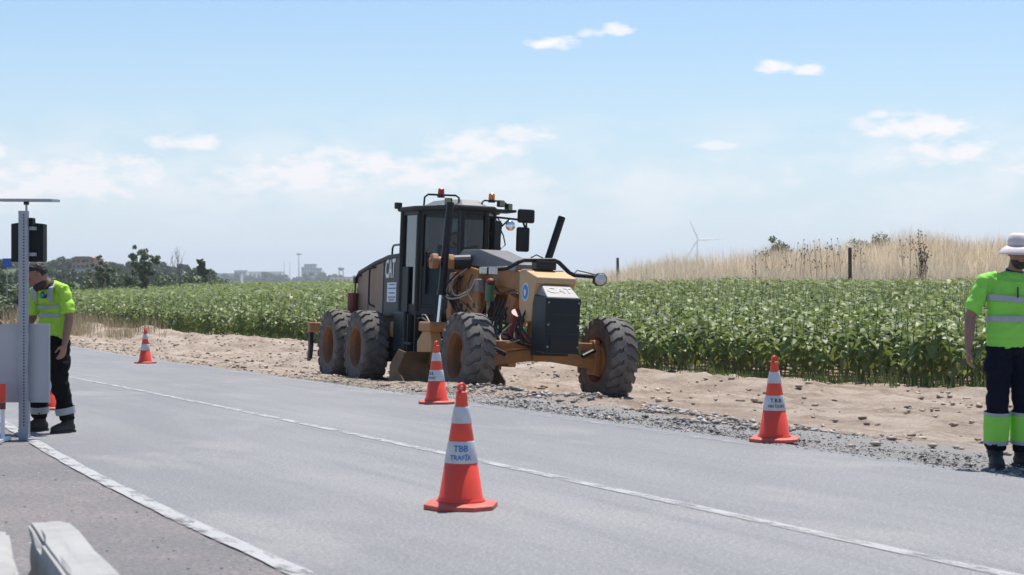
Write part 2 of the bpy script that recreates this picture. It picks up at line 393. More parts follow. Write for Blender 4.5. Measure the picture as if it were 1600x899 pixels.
def b_shoulder(nt, N, L, b):
    b.inputs['Roughness'].default_value = .92; b.inputs['Specular IOR Level'].default_value = .25
    a = N.new('ShaderNodeAttribute'); a.attribute_name = 'lane'; v = a.outputs['Vector']
    c = nmix(N, L, nramp(N, L, nnoise(N, L, v, 1.1, 7, .65, (1, .7, 1)), .38, .62), (.18, .174, .172), (.235, .208, .20))
    c = nmix(N, L, nramp(N, L, nnoise(N, L, v, 2.3, 6, .7), .52, .7, (0, 0, 0), (.7, .7, .7)), c, (.30, .27, .25))
    c = nmix(N, L, nramp(N, L, nnoise(N, L, v, 30, 6, .8), .46, .62, (0, 0, 0), (.8, .8, .8)), c, (.095, .09, .09))
    c = nmix(N, L, nramp(N, L, nnoise(N, L, v, 55, 2, .6), .62, .72, (0, 0, 0), (.7, .7, .7)), c, (.42, .38, .36))
    L.new(c, b.inputs['Base Color']); nbump(N, L, nnoise(N, L, v, 38, 5, .75), .8, .014, b)
attr_mat('shoulder', b_shoulder)
tag(strip('shoulder', lambda y: XL(y) - 9, lambda y: XL(y) + .02, YS, 30, MATS['shoulder'], -.003, False, 0, lambda X, Y: -fbm(X * 1.5, Y * 1.5) * .004), kind='structure')
def b_paint(wear, name):
    def f(nt, N, L, b):
        b.inputs['Roughness'].default_value = .75
        a = N.new('ShaderNodeAttribute'); a.attribute_name = 'lane'; v = a.outputs['Vector']
        w = nramp(N, L, nnoise(N, L, v, 7, 8, .75, (1, .35, 1)), wear, wear + .16)
        c = nmix(N, L, nnoise(N, L, v, 2, 5), (.40, .39, .38), (.29, .285, .28))
        L.new(c, b.inputs['Base Color'])
        t = N.new('ShaderNodeBsdfTransparent'); ms = N.new('ShaderNodeMixShader'); L.new(w, ms.inputs[0]); L.new(b.outputs[0], ms.inputs[1]); L.new(t.outputs[0], ms.inputs[2]); L.new(ms.outputs[0], N['Material Output'].inputs[0])
    return attr_mat(name, f)
b_paint(.46, 'paint_centre'); b_paint(.50, 'paint_left'); b_paint(.36, 'paint_worn')
tag(strip('centre_line', lambda y: XC(y) - .058, lambda y: XC(y) + .058, YS, 3, MATS['paint_centre'], .004), kind='structure')
tag(strip('edge_line_left', lambda y: XL(y) - .062 + (fbm(y * 3, y * 0) - .5) * .03, lambda y: XL(y) + .062 + (fbm(y * 3, y * 0 + 9) - .5) * .03, YS, 3, MATS['paint_left'], .004), kind='structure')
tag(strip('edge_line_right', lambda y: XR(y) - .42, lambda y: XR(y) - .28, YS[YS > 15], 3, MATS['paint_worn'], .004), kind='structure')

# bare graded verge between the road and the crop
def b_verge(nt, N, L, b):
    b.inputs['Roughness'].default_value = .97; b.inputs['Specular IOR Level'].default_value = .1
    a = N.new('ShaderNodeAttribute'); a.attribute_name = 'vd'; v = a.outputs['Vector']; sp = N.new('ShaderNodeSeparateXYZ'); L.new(v, sp.inputs[0])
    g = N.new('ShaderNodeNewGeometry'); P = g.outputs['Position']
    tan = nmix(N, L, nramp(N, L, nnoise(N, L, v, .8, 7, .65, (1, .35, 1)), .35, .65), (.335, .262, .205), (.475, .39, .315))
    tan = nmix(N, L, nramp(N, L, nnoise(N, L, v, 2.2, 7, .7, (1, .3, 1)), .46, .62, (0, 0, 0), (.8, .8, .8)), tan, (.225, .162, .12))
    tan = nmix(N, L, nramp(N, L, nnoise(N, L, P, 16, 5, .7), .55, .68, (0, 0, 0), (.65, .65, .65)), tan, (.55, .47, .385))
    tan = nmix(N, L, nramp(N, L, nnoise(N, L, P, 11, 6, .75), .54, .64, (0, 0, 0), (.55, .55, .55)), tan, (.24, .18, .135))
    grey = nmix(N, L, nnoise(N, L, v, 5, 7, .7, (1.8, .15, 1)), (.255, .243, .232), (.42, .395, .37))
    # milled asphalt lies along the road edge, its limit broken up
    e = N.new('ShaderNodeMath'); e.operation = 'MULTIPLY_ADD'; L.new(nnoise(N, L, v, .8, 5, .6), e.inputs[0]); e.inputs[1].default_value = 1.6; L.new(sp.outputs[2], e.inputs[2])
    c = nmix(N, L, nramp(N, L, e.outputs[0], .75, 1.25), tan, grey)
    L.new(c, b.inputs['Base Color']); nbump(N, L, nnoise(N, L, P, 18, 8, .8), .9, .055, b)
attr_mat('verge', b_verge)
def verge_z(X, Y):
    d = (X - XR(Y)) * COS; df = (X - XF(Y)) * COS
    s = Y / COS
    z = terrain(X, Y)
    amp = .35 + .65 * sstep(1.5, 4, d)
    n = (fbm(X * .9, Y * .9, 3) - .5) * .10 * amp + (fbm(X * 4.2, Y * 4.2, 3) - .5) * .10 * amp + (fbm(d * 2.2, s * .10, 4) - .5) * .20 * amp          # clods, and ruts along the road
    berm = .34 * np.exp(-((df + 1.6) / 1.1) ** 2) * (.3 + 1.1 * fbm(X * .5, Y * .5, 3)) * sstep(33, 42, Y) + .06 * np.exp(-((df + .8) / 1.0) ** 2)
    wind = .12 * np.exp(-((d - 1.25) / .55) ** 2) * sstep(19, 21.5, Y) * (1 - sstep(26, 29, Y)) * (.4 + 1.2 * fbm(X * 2, Y * 2, 3))   # windrow thrown up beside the machine
    edge = -.05 * (1 - sstep(0, .5, d))
    return z + n * sstep(0, .6, d) + berm + wind + edge - .10 * sstep(-.2, 2.0, df)
def build_verge():
    ys = np.concatenate([np.arange(-40, 6, 2.0), np.arange(6, 62, .14), np.arange(62, 130, 1.0)]); t = np.linspace(0, 1, 96)[None, :]
    A = XR(ys)[:, None] - .06; B = np.maximum(XF(ys)[:, None] + 2.4, A + 1); X = A + (B - A) * t; Y = np.repeat(ys[:, None], 96, 1)
    Z = verge_z(X, Y); n = len(ys); idx = np.arange(n * 96).reshape(n, 96)
    F = np.stack([idx[:-1, :-1], idx[:-1, 1:], idx[1:, 1:], idx[1:, :-1]], -1).reshape(-1, 4)
    o = np_mesh('verge', np.stack([X, Y, Z], -1).reshape(-1, 3), F, MATS['verge'])
    d = (X - XR(Y)) * COS
    wid = np.interp(Y, [4, 12, 17, 20, 24, 27, 60], [5.0, 4.2, 3.0, 1.2, .45, .2, .15])
    g = 1 - .6 * d / wid * 1.2
    at_ = o.data.attributes.new('vd', 'FLOAT_VECTOR', 'POINT'); at_.data.foreach_set('vector', np.stack([d, Y / COS, np.clip(g, -1, 1) - .3], -1).reshape(-1, 3).astype(np.float32).ravel())
    smooth(o); tag(o, kind='structure')
build_verge()

# ------------------------------------------------------------------ motor grader
mat('cat_yellow', (.50, .23, .045), .55, col2=(.30, .20, .125), scale=3.5, amount=.75, bump=.15, bscale=30)
mat('cat_orange', (.46, .185, .035), .6, col2=(.21, .125, .07), scale=7, amount=.9, bump=.25, bscale=45)
mat('panel_tan', (.33, .215, .14), .6, col2=(.22, .15, .115), scale=2.2, amount=.8, bump=.1, bscale=20)
mat('nose_yellow', (.60, .36, .14), .5, col2=(.40, .29, .19), scale=5, amount=.6)
mat('machine_dark', (.010, .013, .018), .5, col2=(.045, .04, .036), scale=5, amount=.4, spec=.3, bump=.1, bscale=30)
mat('cab_blue', (.006, .014, .024), .38, col2=(.018, .024, .03), scale=2.5, amount=.35, spec=.25)
mat('black_gloss', (.006, .007, .010), .35, col2=(.02, .019, .018), scale=9, amount=.4, spec=.3)
mat('black_matt', (.012, .013, .015), .65, col2=(.035, .032, .03), scale=8, amount=.5)
mat('chrome', (.78, .78, .80), .16, 1.0)
mat('grey_cover', (.19, .18, .175), .5, col2=(.29, .26, .235), scale=7, amount=.7)
mat('cover_dark', (.12, .115, .112), .5, col2=(.20, .18, .165), scale=7, amount=.7)
mat('rubber', (.075, .070, .067), .9, col2=(.20, .18, .162), scale=4.5, amount=.8, bump=.25, bscale=60, spec=.2)
mat('rim_orange', (.26, .10, .03), .7, col2=(.12, .075, .045), scale=9, amount=.85, bump=.2)
mat('blade_brown', (.105, .072, .045), .55, metal=.2, col2=(.17, .115, .07), scale=4, amount=.8, bump=.3, bscale=18)
mat('steel_edge', (.42, .41, .40), .35, .9, col2=(.20, .17, .15), scale=12, amount=.7)
mat('white_plastic', (.78, .78, .77), .4)
mat('decal_white', (.80, .80, .79), .45, col2=(.62, .60, .57), scale=14, amount=.5)
mat('decal_blue', (.03, .17, .52), .5)
mat('decal_teal', (.05, .36, .60), .5)
mat('lamp_amber', (.85, .34, .04), .25, trans=.25)
mat('lamp_red', (.42, .03, .022), .3, trans=.15)
mat('lamp_lens', (.62, .64, .64), .12, .35, col2=(.25, .27, .27), scale=30, amount=.8)
mat('lens_green', (.22, .26, .10), .25)
mat('tank_red', (.22, .018, .022), .5, col2=(.12, .04, .035), scale=8, amount=.6)
mat('hose', (.02, .02, .021), .6)
mat('hose_pale', (.42, .39, .33), .6)
mat('seat_cloth', (.03, .03, .034), .9)
mat('green_part', (.05, .16, .08), .5)
def glass_mat(name, tint, mixv=.5):
    M = bpy.data.materials.new(name); M.use_nodes = True; MATS[name] = M; N = M.node_tree.nodes; L = M.node_tree.links; N.remove(N['Principled BSDF'])
    t = N.new('ShaderNodeBsdfTransparent'); t.inputs[0].default_value = (*tint, 1); g = N.new('ShaderNodeBsdfGlossy'); g.inputs['Roughness'].default_value = .04; g.inputs[0].default_value = (.9, .95, 1, 1)
    fr = N.new('ShaderNodeFresnel'); fr.inputs[0].default_value = 1.52; m1 = N.new('ShaderNodeMath'); m1.operation = 'MULTIPLY_ADD'; m1.inputs[1].default_value = 1.0; m1.inputs[2].default_value = mixv; m1.use_clamp = True; L.new(fr.outputs[0], m1.inputs[0])
    # a film of dust on the pane
    d = N.new('ShaderNodeBsdfDiffuse'); d.inputs[0].default_value = (.10, .10, .10, 1); ms0 = N.new('ShaderNodeMixShader'); ms0.inputs[0].default_value = .06; L.new(t.outputs[0], ms0.inputs[1]); L.new(d.outputs[0], ms0.inputs[2])
    ms = N.new('ShaderNodeMixShader'); L.new(m1.outputs[0], ms.inputs[0]); L.new(ms0.outputs[0], ms.inputs[1]); L.new(g.outputs[0], ms.inputs[2]); L.new(ms.outputs[0], N['Material Output'].inputs[0])
glass_mat('cab_glass', (.62, .66, .70), -.02)
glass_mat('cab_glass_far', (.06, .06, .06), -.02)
glass_mat('cab_glass_rear', (.20, .24, .28), .16)

def make_wheel(parent, loc, flip, lean=0.0):
    """wheel about the local y axis; flip = -1 shows the dished outer rim on the machine's right"""
    w = empty('wheel', loc, parent, (lean, 0, 0)); rad, wd = .655, .215
    t = MB()
    prof = [(.355, -wd * .72), (.37, -wd * .86), (.43, -wd * .98), (.50, -wd * 1.0), (.565, -wd * .97), (.605, -wd * .86), (.622, -wd * .55), (.626, 0), (.622, wd * .55), (.605, wd * .86), (.565, wd * .97), (.50, wd), (.43, wd * .98), (.37, wd * .86), (.355, wd * .72)]
    t.lathe(prof, 48, axis='y', close=True)
    nl = 22
    for k in range(nl):
        for sd in (-1, 1):
            a0 = 2 * math.pi * (k + (.5 if sd > 0 else 0)) / nl
            # lug: wavy bar from the crown to the shoulder
            path = [(-.12, a0 - .05), (.10, a0 - .01), (.28, a0 + .045), (.48, a0 + .04), (.66, a0 + .085), (.86, a0 + .15), (1.02, a0 + .16)]
            rs = []
            for (u, a) in path:
                y = sd * u * wd; h = .655 if u < .7 else .655 - .03 * ((u - .7) / .33) ** 1.5; base = .60 if u < .9 else .54
                hw = .098 - .010 * (u > .8) - .022 * (u < 0)
                ring = []
                for (aa, r) in ((a - hw * 1.1, base), (a - hw * .98, h), (a + hw * .98, h), (a + hw * 1.1, base)):
                    ring.append(Vector((r * math.sin(aa), y, r * math.cos(aa))))
                rs.append(ring if sd > 0 else ring[::-1])
            t.rings(rs)
    t.build('tyre', 'rubber', w)
    for (r0, y0) in ((.47, 1.012), (.52, 1.012)): pass
    o = flip
    r = MB(); r.lathe([(.375, -wd * .9), (.365, -wd * .75), (.33, -wd * .55), (.325, wd * .55), (.365, wd * .75), (.375, wd * .9), (.352, wd * .9), (.315, wd * .5), (.305, 0), (.315, -wd * .5), (.352, -wd * .9)], 36, axis='y', close=True)
    r.build('rim', 'rim_orange', w, bevel=0)
    h = MB(); h.lathe([(.31, o * -.03), (.28, o * -.01), (.20, o * .0), (.15, o * .01), (.14, o * .05), (.11, o * .06), (.03, o * .062)], 24, axis='y')
    for k in range(10):
        a = 2 * math.pi * k / 10; c = Vector((.235 * math.sin(a), 0, .235 * math.cos(a)))
        h.tube([c + Vector((0, o * -.03, 0)), c + Vector((0, o * .03, 0))], .018, 6)
    h.build('hub', 'rim_orange', w)
    return w

def build_grader():
    O_ = Vector((.37, 26.82)); head = math.atan2(-.928, .372)
    g = empty('motor_grader', (O_.x, O_.y, CAMZ - 1.80), None)
    g.rotation_euler = (Euler((R(-2.3), 0, 0)).to_matrix().to_4x4()).to_euler()
    Mx = Matrix.Rotation(head, 4, 'Z') @ Matrix.Rotation(-.009, 4, 'Y') @ Matrix.Rotation(R(-2.3), 4, 'X')
    g.rotation_euler = Mx.to_euler()
    tag(g, 'dusty yellow and black motor grader with six large tyres working on the verge', 'motor grader')
    Vv = Vector
    # wheels
    for (x, y, fl, ln) in ((0, -1.14, -1, R(-2)), (0, 1.14, 1, R(-2)), (-5.28, -1.06, -1, 0), (-7.0, -1.06, -1, 0), (-5.28, 1.06, 1, 0), (-7.0, 1.06, 1, 0)):
        make_wheel(g, (x, y, .645), fl, ln)
    # tandem cases, rear frame
    for sd in (-1, 1):
        MB().prism([(-7.35, .5), (-7.25, .42), (-5.0, .42), (-4.9, .5), (-4.95, .85), (-5.6, .98), (-6.6, .98), (-7.3, .85)], sd * .62, sd * .80, 'y').build('tandem_case', 'machine_dark', g, bevel=.02)
    MB().prism([(-7.5, .75), (-7.5, 1.22), (-4.2, 1.25), (-4.2, .62), (-6.9, .6)], -.42, .42).build('rear_frame', 'machine_dark', g, bevel=.02)
    # engine enclosure
    hood = empty('engine_enclosure', (0, 0, 0), g)
    prof = [(-7.08, 1.2), (-7.12, 1.9), (-6.98, 1.98), (-6.07, 2.13), (-5.28, 2.22), (-5.28, 1.2)]
    MB().prism(prof, -.70, .70).build('side_panel', 'panel_tan', hood, bevel=.03)
    MB().prism([(-5.50, 1.2), (-5.50, 2.18), (-5.276, 2.22), (-4.35, 2.26), (-4.35, 1.2)], -.705, .705).build('front_cover', 'cab_blue', hood, bevel=.02)
    MB().prism([(-7.16, 1.93), (-7.0, 2.03), (-6.07, 2.185), (-5.25, 2.285), (-4.32, 2.31), (-4.32, 2.235), (-5.25, 2.205), (-6.07, 2.115), (-6.98, 1.965), (-7.13, 1.88)], -.725, .725).build('hood_top', 'machine_dark', hood, bevel=.012)
    # shallow raised seams and louvres on the near flank
    MB().box((-5.525, -.712, 1.2), (-5.502, -.69, 2.16)).build('panel_seam', 'machine_dark', hood)
    MB().box((-6.40, -.709, 1.22), (-6.385, -.69, 2.05)).build('panel_seam', 'machine_dark', hood)
    MB().box((-7.0, -.71, 1.24), (-5.35, -.69, 1.26)).build('panel_seam', 'machine_dark', hood)
    for (a, b) in ((-6.98, 1.95), (-6.12, 2.09)):
        MB().tube([(a + .14, -.70, b), (a, -.76, b - .03), (a - .03, -.77, b - .1), (a - .03, -.77, b - .62), (a + .0, -.76, b - .68), (a + .13, -.70, b - .72)], .017, 8).build('grab_rail', 'black_gloss', hood, smooth=True)
    MB().tube([(-5.35, -.62, 2.24), (-5.32, -.62, 2.42), (-5.25, -.62, 2.46), (-4.4, -.62, 2.47)], .018, 8).build('hood_rail', 'black_gloss', hood)
    MB().tube([(-5.35, .62, 2.24), (-5.32, .62, 2.42), (-5.25, .62, 2.46), (-4.4, .62, 2.47)], .018, 8).build('hood_rail', 'black_gloss', hood)
    MB().box((-7.22, -.76, 1.80), (-7.10, -.66, 1.92)).build('rear_lamp', 'black_gloss', hood, bevel=.015)
    MB().box((-7.5, -.60, 1.24), (-7.15, .60, 1.75)).build('rear_grille', 'machine_dark', hood, bevel=.03)
    vs, fs = text_mesh('CAT', .46, .012)
    def on_side(vs, x0, z0, y, sx=1.0, shear=.0): return [Vector((x0 + v.x * sx + shear * v.y, y, z0 + v.y)) for v in vs]
    b = MB(); b.add(on_side(vs, -5.14, 2.03, -.712, .60, .08), fs); b.build('lettering', 'decal_white', hood)
    MB().add([(-5.20, -.714, 1.885), (-5.09, -.714, 1.885), (-5.14, -.714, 1.98)], [(0, 1, 2)]).build('lettering_mark', 'cat_yellow', hood)
    st = MB().box((-5.26, -.715, 1.46), (-4.76, -.70, 1.80)).build('sticker', 'decal_white', hood)
    for k, (a, l) in enumerate(((1.765, .36), (1.70, .42), (1.62, .34), (1.545, .42), (1.50, .30))):
        q = MB()
        xx = -4.99 - l / 2
        while xx < -4.99 + l / 2:                       # lines of small blue print
            w_ = random.uniform(.012, .05); q.box((xx, -.7175, a - .014), (min(xx + w_, -4.99 + l / 2), -.7155, a + .010)); xx += w_ + .012
        q.build('sticker_print', 'decal_blue', st)
    MB().tube([(-7.05, -.80, 1.22), (-7.05, -.80, 1.62)], .095, 12).build('tail_canister', 'tank_red', g)
    # ripper carrier at the back
    MB().box((-8.85, -1.15, .86), (-8.65, 1.05, 1.05)).build('ripper_beam', 'cat_orange', g, bevel=.02)
    for sy in (-.4, .4): MB().box((-8.7, sy - .06, .85), (-7.4, sy + .06, 1.0)).build('ripper_arm', 'cat_orange', g, bevel=.01)
    for sy in (-1.08, -.5, .1, .7): MB().prism([(-8.9, .95), (-8.78, .95), (-8.72, .6), (-8.78, .36), (-8.92, .30), (-8.86, .55)], sy - .035, sy + .035).build('ripper_shank', 'machine_dark', g)
    # centre: articulation frame, tank, steps
    MB().prism([(-4.5, .42), (-4.5, 1.3), (-3.2, 1.3), (-3.0, 1.1), (-3.1, .55), (-3.5, .42)], -.5, .5).build('centre_frame', 'machine_dark', g, bevel=.03)
    MB().box((-4.55, -.82, .62), (-3.95, -.5, 1.3)).build('battery_box', 'cab_blue', g, bevel=.03)
    MB().box((-4.55, .5, .62), (-3.95, .82, 1.3)).build('fuel_tank', 'cab_blue', g, bevel=.03)
    for sy in (-.82, .68):
        for z in (.45, .75): MB().box((-3.75, sy - .06, z), (-3.4, sy + .16, z + .035)).build('step', 'machine_dark', g)
        MB().box((-3.78, sy, .42), (-3.74, sy + .06, 1.25)).build('step_side', 'machine_dark', g)
        MB().box((-3.41, sy, .42), (-3.37, sy + .06, 1.25)).build('step_side', 'machine_dark', g)
    MB().box((-4.78, -.80, .86), (-4.60, -.60, 1.12)).build('valve_block', 'cat_orange', g, bevel=.02)
    MB().box((-4.95, -.66, .45), (-4.55, -.50, .95)).build('drive_guard', 'rim_orange', g, bevel=.02)
    # cab
    cab = empty('cab', (0, 0, 0), g)
    zf, zr = 1.36, 3.00
    plan = [(-4.30, -.80), (-3.72, -.70), (-2.86, -.24), (-2.86, .20), (-3.72, .66), (-4.30, .76)]
    n = len(plan)
    MB().prism(plan, zf - .12, zf + .03, 'z').build('cab_floor', 'machine_dark', cab, bevel=.02)
    for i in range(n):
        a, b_ = Vv(plan[i]), Vv(plan[(i + 1) % n]); d = (b_ - a).normalized(); nn = Vv((d.y, -d.x))
        rear = i == n - 1
        zl = zf + .02 if not rear else 2.15
        ins = .035
        name, m_ = 'window_pane', 'cab_glass'
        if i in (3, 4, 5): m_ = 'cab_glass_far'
        if i == 0: m_ = 'cab_glass_rear'
        p0 = a + d * .03 - nn * .03; p1 = b_ - d * .03 - nn * .03
        q = MB(); q.add([(p0.x, p0.y, zl), (p1.x, p1.y, zl), (p1.x, p1.y, zr - .06), (p0.x, p0.y, zr - .06)], [(0, 1, 2, 3)]); q.build(name, m_, cab)
        if rear: MB().prism([(plan[5][0] + .02, plan[5][1]), (plan[0][0] + .02, plan[0][1]), (plan[0][0] + .06, plan[0][1]), (plan[5][0] + .06, plan[5][1])], zf, 2.15, 'z').build('rear_panel', 'machine_dark', cab)
        # frame rails along the pane edges
        for z in (zl, zr - .07):
            if z == zl and i in (1, 3): pass
            q = MB(); h_ = .05 if z == zl else .09
            e0, e1 = a - nn * .055, b_ - nn * .055
            q.prism([(a.x, a.y), (b_.x, b_.y), (e1.x, e1.y), (e0.x, e0.y)], z, z + h_, 'z'); q.build('frame_rail', 'black_gloss', cab, bevel=.01)
    for i, (x, y) in enumerate(plan):
        r = .055 if i in (0, 5, 1, 4) else .04
        MB().tube([(x * .998, y * .97, zf - .05), (x * .998, y * .97, zr)], r, 10).build('pillar', 'black_gloss', cab)
    # broad door pillar and lower door skin of the near side
    a, b_ = Vv(plan[1]), Vv(plan[2]); d = (b_ - a).normalized(); nn = Vv((d.y, -d.x))
    def door_box(u0, u1, z0, z1, t, name, m_, off=.004, par=cab, bv=.008):
        e = [a + d * u0 + nn * off, a + d * u1 + nn * off, a + d * u1 + nn * (off - t), a + d * u0 + nn * (off - t)]
        return MB().prism([(p.x, p.y) for p in e], z0, z1, 'z').build(name, m_, par, bevel=bv)
    door_box(.02, .12, zf, zr - .05, .05, 'door_pillar', 'black_gloss')
    door_box(.12, .94, zf + .06, 2.02, .02, 'door_skin', 'cab_blue', -.004)
    door_box(.12, .94, 2.02, 2.06, .03, 'door_bar', 'black_gloss', 0)
    door_box(.88, .96, zf, zr - .05, .05, 'door_pillar', 'black_gloss')
    door_box(.20, .24, 1.6, 2.3, .04, 'door_handle', 'black_matt', .045)
    # far-side door the same way
    a2, b2 = Vv(plan[4]), Vv(plan[3]); d2 = (b2 - a2).normalized(); n2 = Vv((-d2.y, d2.x))
    e = [a2 + d2 * .12 + n2 * -.004, a2 + d2 * .94 + n2 * -.004, a2 + d2 * .94 - n2 * .024, a2 + d2 * .12 - n2 * .024]
    MB().prism([(p.x, p.y) for p in e], zf + .06, 2.0, 'z').build('door_skin', 'cab_blue', cab, bevel=.008)
    # quarter panel behind the door takes the sky's light
    MB().prism([(-4.36, -.81), (-3.98, -.765), (-3.98, -.74), (-4.36, -.78)], 1.25, 2.06, 'z').build('quarter_panel', 'cab_blue', cab, bevel=.01)
    # roof: overhanging lid with a raised middle
    rp = [(-4.42, -.86), (-3.70, -.80), (-2.74, -.34), (-2.74, .30), (-3.70, .76), (-4.42, .82)]
    roof = MB().prism(rp, zr, zr + .075, 'z').build('roof', 'black_matt', cab, bevel=.03)
    q = MB(); lo = [(-4.2, -.55), (-3.3, -.48), (-2.95, -.2), (-2.95, .18), (-3.3, .45), (-4.2, .5)]; hi = [(-4.05, -.34), (-3.45, -.3), (-3.2, -.14), (-3.2, .12), (-3.45, .27), (-4.05, .3)]
    q.rings([[Vv((x, y, zr + .07)) for x, y in lo], [Vv((x, y, zr + .19)) for x, y in hi]]); q.build('roof_cap', 'cover_dark', roof, bevel=.02)
    # seat, console, wheel
    MB().box((-4.0, -.27, 1.6), (-3.5, .23, 1.78)).box((-4.05, -.25, 1.78), (-3.93, .21, 2.45)).box((-3.95, -.2, 1.38), (-3.6, .16, 1.6)).build('seat', 'seat_cloth', cab, bevel=.04)
    MB().box((-3.1, -.16, 1.38), (-2.95, .12, 1.95)).build('console', 'machine_dark', cab, bevel=.03)
    MB().lathe([(.17, 0), (.185, .012), (.17, .024), (.155, .012)], 20, Matrix.Translation((-3.12, -.02, 2.02)) @ Matrix.Rotation(-.5, 4, 'Y'), close=True).build('steering_wheel', 'black_matt', cab)
    # roof lights
    def lamp(loc, yaw, name='work_lamp', m_='lamp_lens', s=.055, pitch=0):
        e = Matrix.Translation(loc) @ Matrix.Rotation(yaw, 4, 'Z') @ Matrix.Rotation(pitch, 4, 'Y')
        k = MB().box((-.05, -s, -s), (.04, s, s), e).build(name, 'black_matt', g, bevel=.012)
        MB().box((.041, -s * .82, -s * .82), (.046, s * .82, s * .82), e).build('lens', m_, k); return k
    def beacon(loc, m_, sc=1.0):
        k = MB().lathe([(.06, 0), (.065, .03), (.045, .045)], 14, Matrix.Translation(loc)).build('beacon', 'black_matt', g)
        MB().lathe([(.05 * sc, .045), (.055 * sc, .06), (.05 * sc, .14), (.03, .155), (.01, .157)], 14, Matrix.Translation(loc)).build('beacon_lens', m_, k); return k
    beacon((-3.2, -.50, 3.20), 'lamp_red'); beacon((-3.2, .40, 3.17), 'lamp_amber')
    lamp((-4.36, -.86, 3.10), R(200)); lamp((-3.05, -.42, 3.13), R(-30), m_='lens_green', s=.06); lamp((-2.95, .47, 3.14), R(10), m_='lens_green', s=.055); lamp((-2.92, .60, 3.09), R(25), m_='lens_green', s=.055)
    MB().tube([(-3.3, -.76, 3.06), (-3.3, -.75, 3.20), (-3.27, -.70, 3.245), (-3.15, -.26, 3.245), (-3.13, -.21, 3.21), (-3.13, -.20, 3.06)], .017, 8).build('lamp_guard', 'black_gloss', g)
    MB().tube([(-3.2, .22, 3.06), (-3.2, .23, 3.16), (-3.2, .27, 3.195), (-3.1, .55, 3.195), (-3.1, .62, 3.16), (-3.1, .63, 3.05)], .015, 8).build('lamp_guard', 'black_gloss', g)
    MB().box((-3.3, .30, 3.0), (-2.85, .72, 3.045)).build('lamp_shelf', 'black_matt', g, bevel=.01)
    # mirrors on the far side of the cab
    mr = MB().tube([(-2.86, .22, 2.90), (-2.8, .4, 2.90), (-2.75, .72, 2.88), (-2.75, .80, 2.84), (-2.75, .86, 2.70)], .018, 8).tube([(-2.75, .86, 2.88), (-2.75, .86, 2.70)], .016, 8).tube([(-2.86, .24, 2.62), (-2.8, .38, 2.70), (-2.76, .56, 2.88)], .014, 8).build('mirror_arm', 'black_gloss', g)
    MB().box((-2.80, .70, 2.83), (-2.71, 1.00, 3.06)).build('mirror', 'black_gloss', g, bevel=.035)
    MB().box((-2.80, .69, 2.35), (-2.71, .92, 2.76)).build('mirror', 'black_gloss', g, bevel=.035)
    mm = MB(); mm.ball((-2.74, .57, 2.77), (.035, .085, .085), 14, 9); mm.build('round_mirror', 'chrome', g, smooth=True)
    for pts in ([(-2.80, .34, 2.86), (-2.76, .46, 2.6), (-2.76, .50, 2.45), (-2.8, .44, 2.38), (-2.84, .40, 2.5)], [(-2.84, .30, 2.98), (-2.80, .44, 2.8), (-2.82, .42, 2.5), (-2.86, .32, 2.2)]):
        MB().tube(pts, .012, 6).build('cable', 'hose', g)
    MB().box((-2.9, .30, 2.05), (-2.75, .42, 2.85)).build('wiper_housing', 'black_matt', g, bevel=.02)
    # gooseneck frame
    def beam(pts, hw, hh, name, m_, bev=.012, par=g):
        """box-section beam along (x, z) points at a fixed half width"""
        up = []; dn = []
        for i, (x, z) in enumerate(pts):
            p0 = Vv(pts[max(i - 1, 0)]); p1 = Vv(pts[min(i + 1, len(pts) - 1)]); t = (p1 - p0).normalized(); nv = Vv((-t.y, t.x))
            up.append((x + nv.x * hh, z + nv.y * hh)); dn.append((x - nv.x * hh, z - nv.y * hh))
        return MB().prism(up + dn[::-1], -hw - .03, hw - .03).build(name, m_, par, bevel=bev)
    beam([(-3.3, 1.05), (-2.95, 1.35), (-2.6, 1.68), (-2.2, 1.86), (-1.4, 1.90), (-.5, 1.83), (.1, 1.70), (.3, 1.5)], .17, .15, 'gooseneck', 'cat_orange')
    # blade-lift saddle with locking plate
    MB().prism([(-2.75, 1.62), (-2.72, 1.98), (-2.2, 2.06), (-1.75, 2.0), (-1.65, 1.62)], -.36, .30).build('saddle', 'cat_orange', g, bevel=.02)
    pl = MB().prism([(-2.95, 1.18), (-3.0, 1.34), (-2.6, 1.64), (-1.55, 1.64), (-1.5, 1.34), (-1.75, 1.22)], -.42, -.37).build('lock_plate', 'cat_orange', g, bevel=.008)
    for x in (-2.52, -2.24, -1.97, -1.70):
        MB().tube([(x, -.425, 1.42), (x, -.375, 1.42)], .042, 12).build('plate_hole', 'black_matt', pl)
    MB().prism([(-2.95, 1.18), (-3.0, 1.34), (-2.6, 1.64), (-1.55, 1.64), (-1.5, 1.34), (-1.75, 1.22)], .31, .36).build('lock_plate', 'cat_orange', g, bevel=.008)
    # arms of the lift linkage
    MB().tube([(-2.35, -.42, 2.02), (-2.28, -.62, 2.12), (-2.25, -.92, 2.12)], [.09, .08, .065], 12).build('lift_arm', 'cat_orange', g, smooth=False)
    MB().tube([(-2.3, .36, 2.0), (-2.25, .6, 2.1), (-2.2, .98, 2.10)], [.09, .08, .065], 12).build('lift_arm', 'cat_orange', g)
    MB().prism([(-2.75, 1.2), (-2.65, 1.95), (-2.45, 1.95), (-2.55, 1.2)], -.50, -.42).build('linkage_bar', 'cat_orange', g, bevel=.015)
    for yy, nm in ((-.93, 'knuckle'), (-.66, 'knuckle')):
        k = MB().prism([(-2.30, 1.99), (-2.33, 2.12), (-2.27, 2.22), (-2.16, 2.23), (-2.10, 2.14), (-2.13, 1.99)], yy - .055, yy + .055).tube([(-2.21, yy - .085, 2.12), (-2.21, yy + .085, 2.12)], .035, 10).build(nm, 'cat_orange', g, bevel=.02)
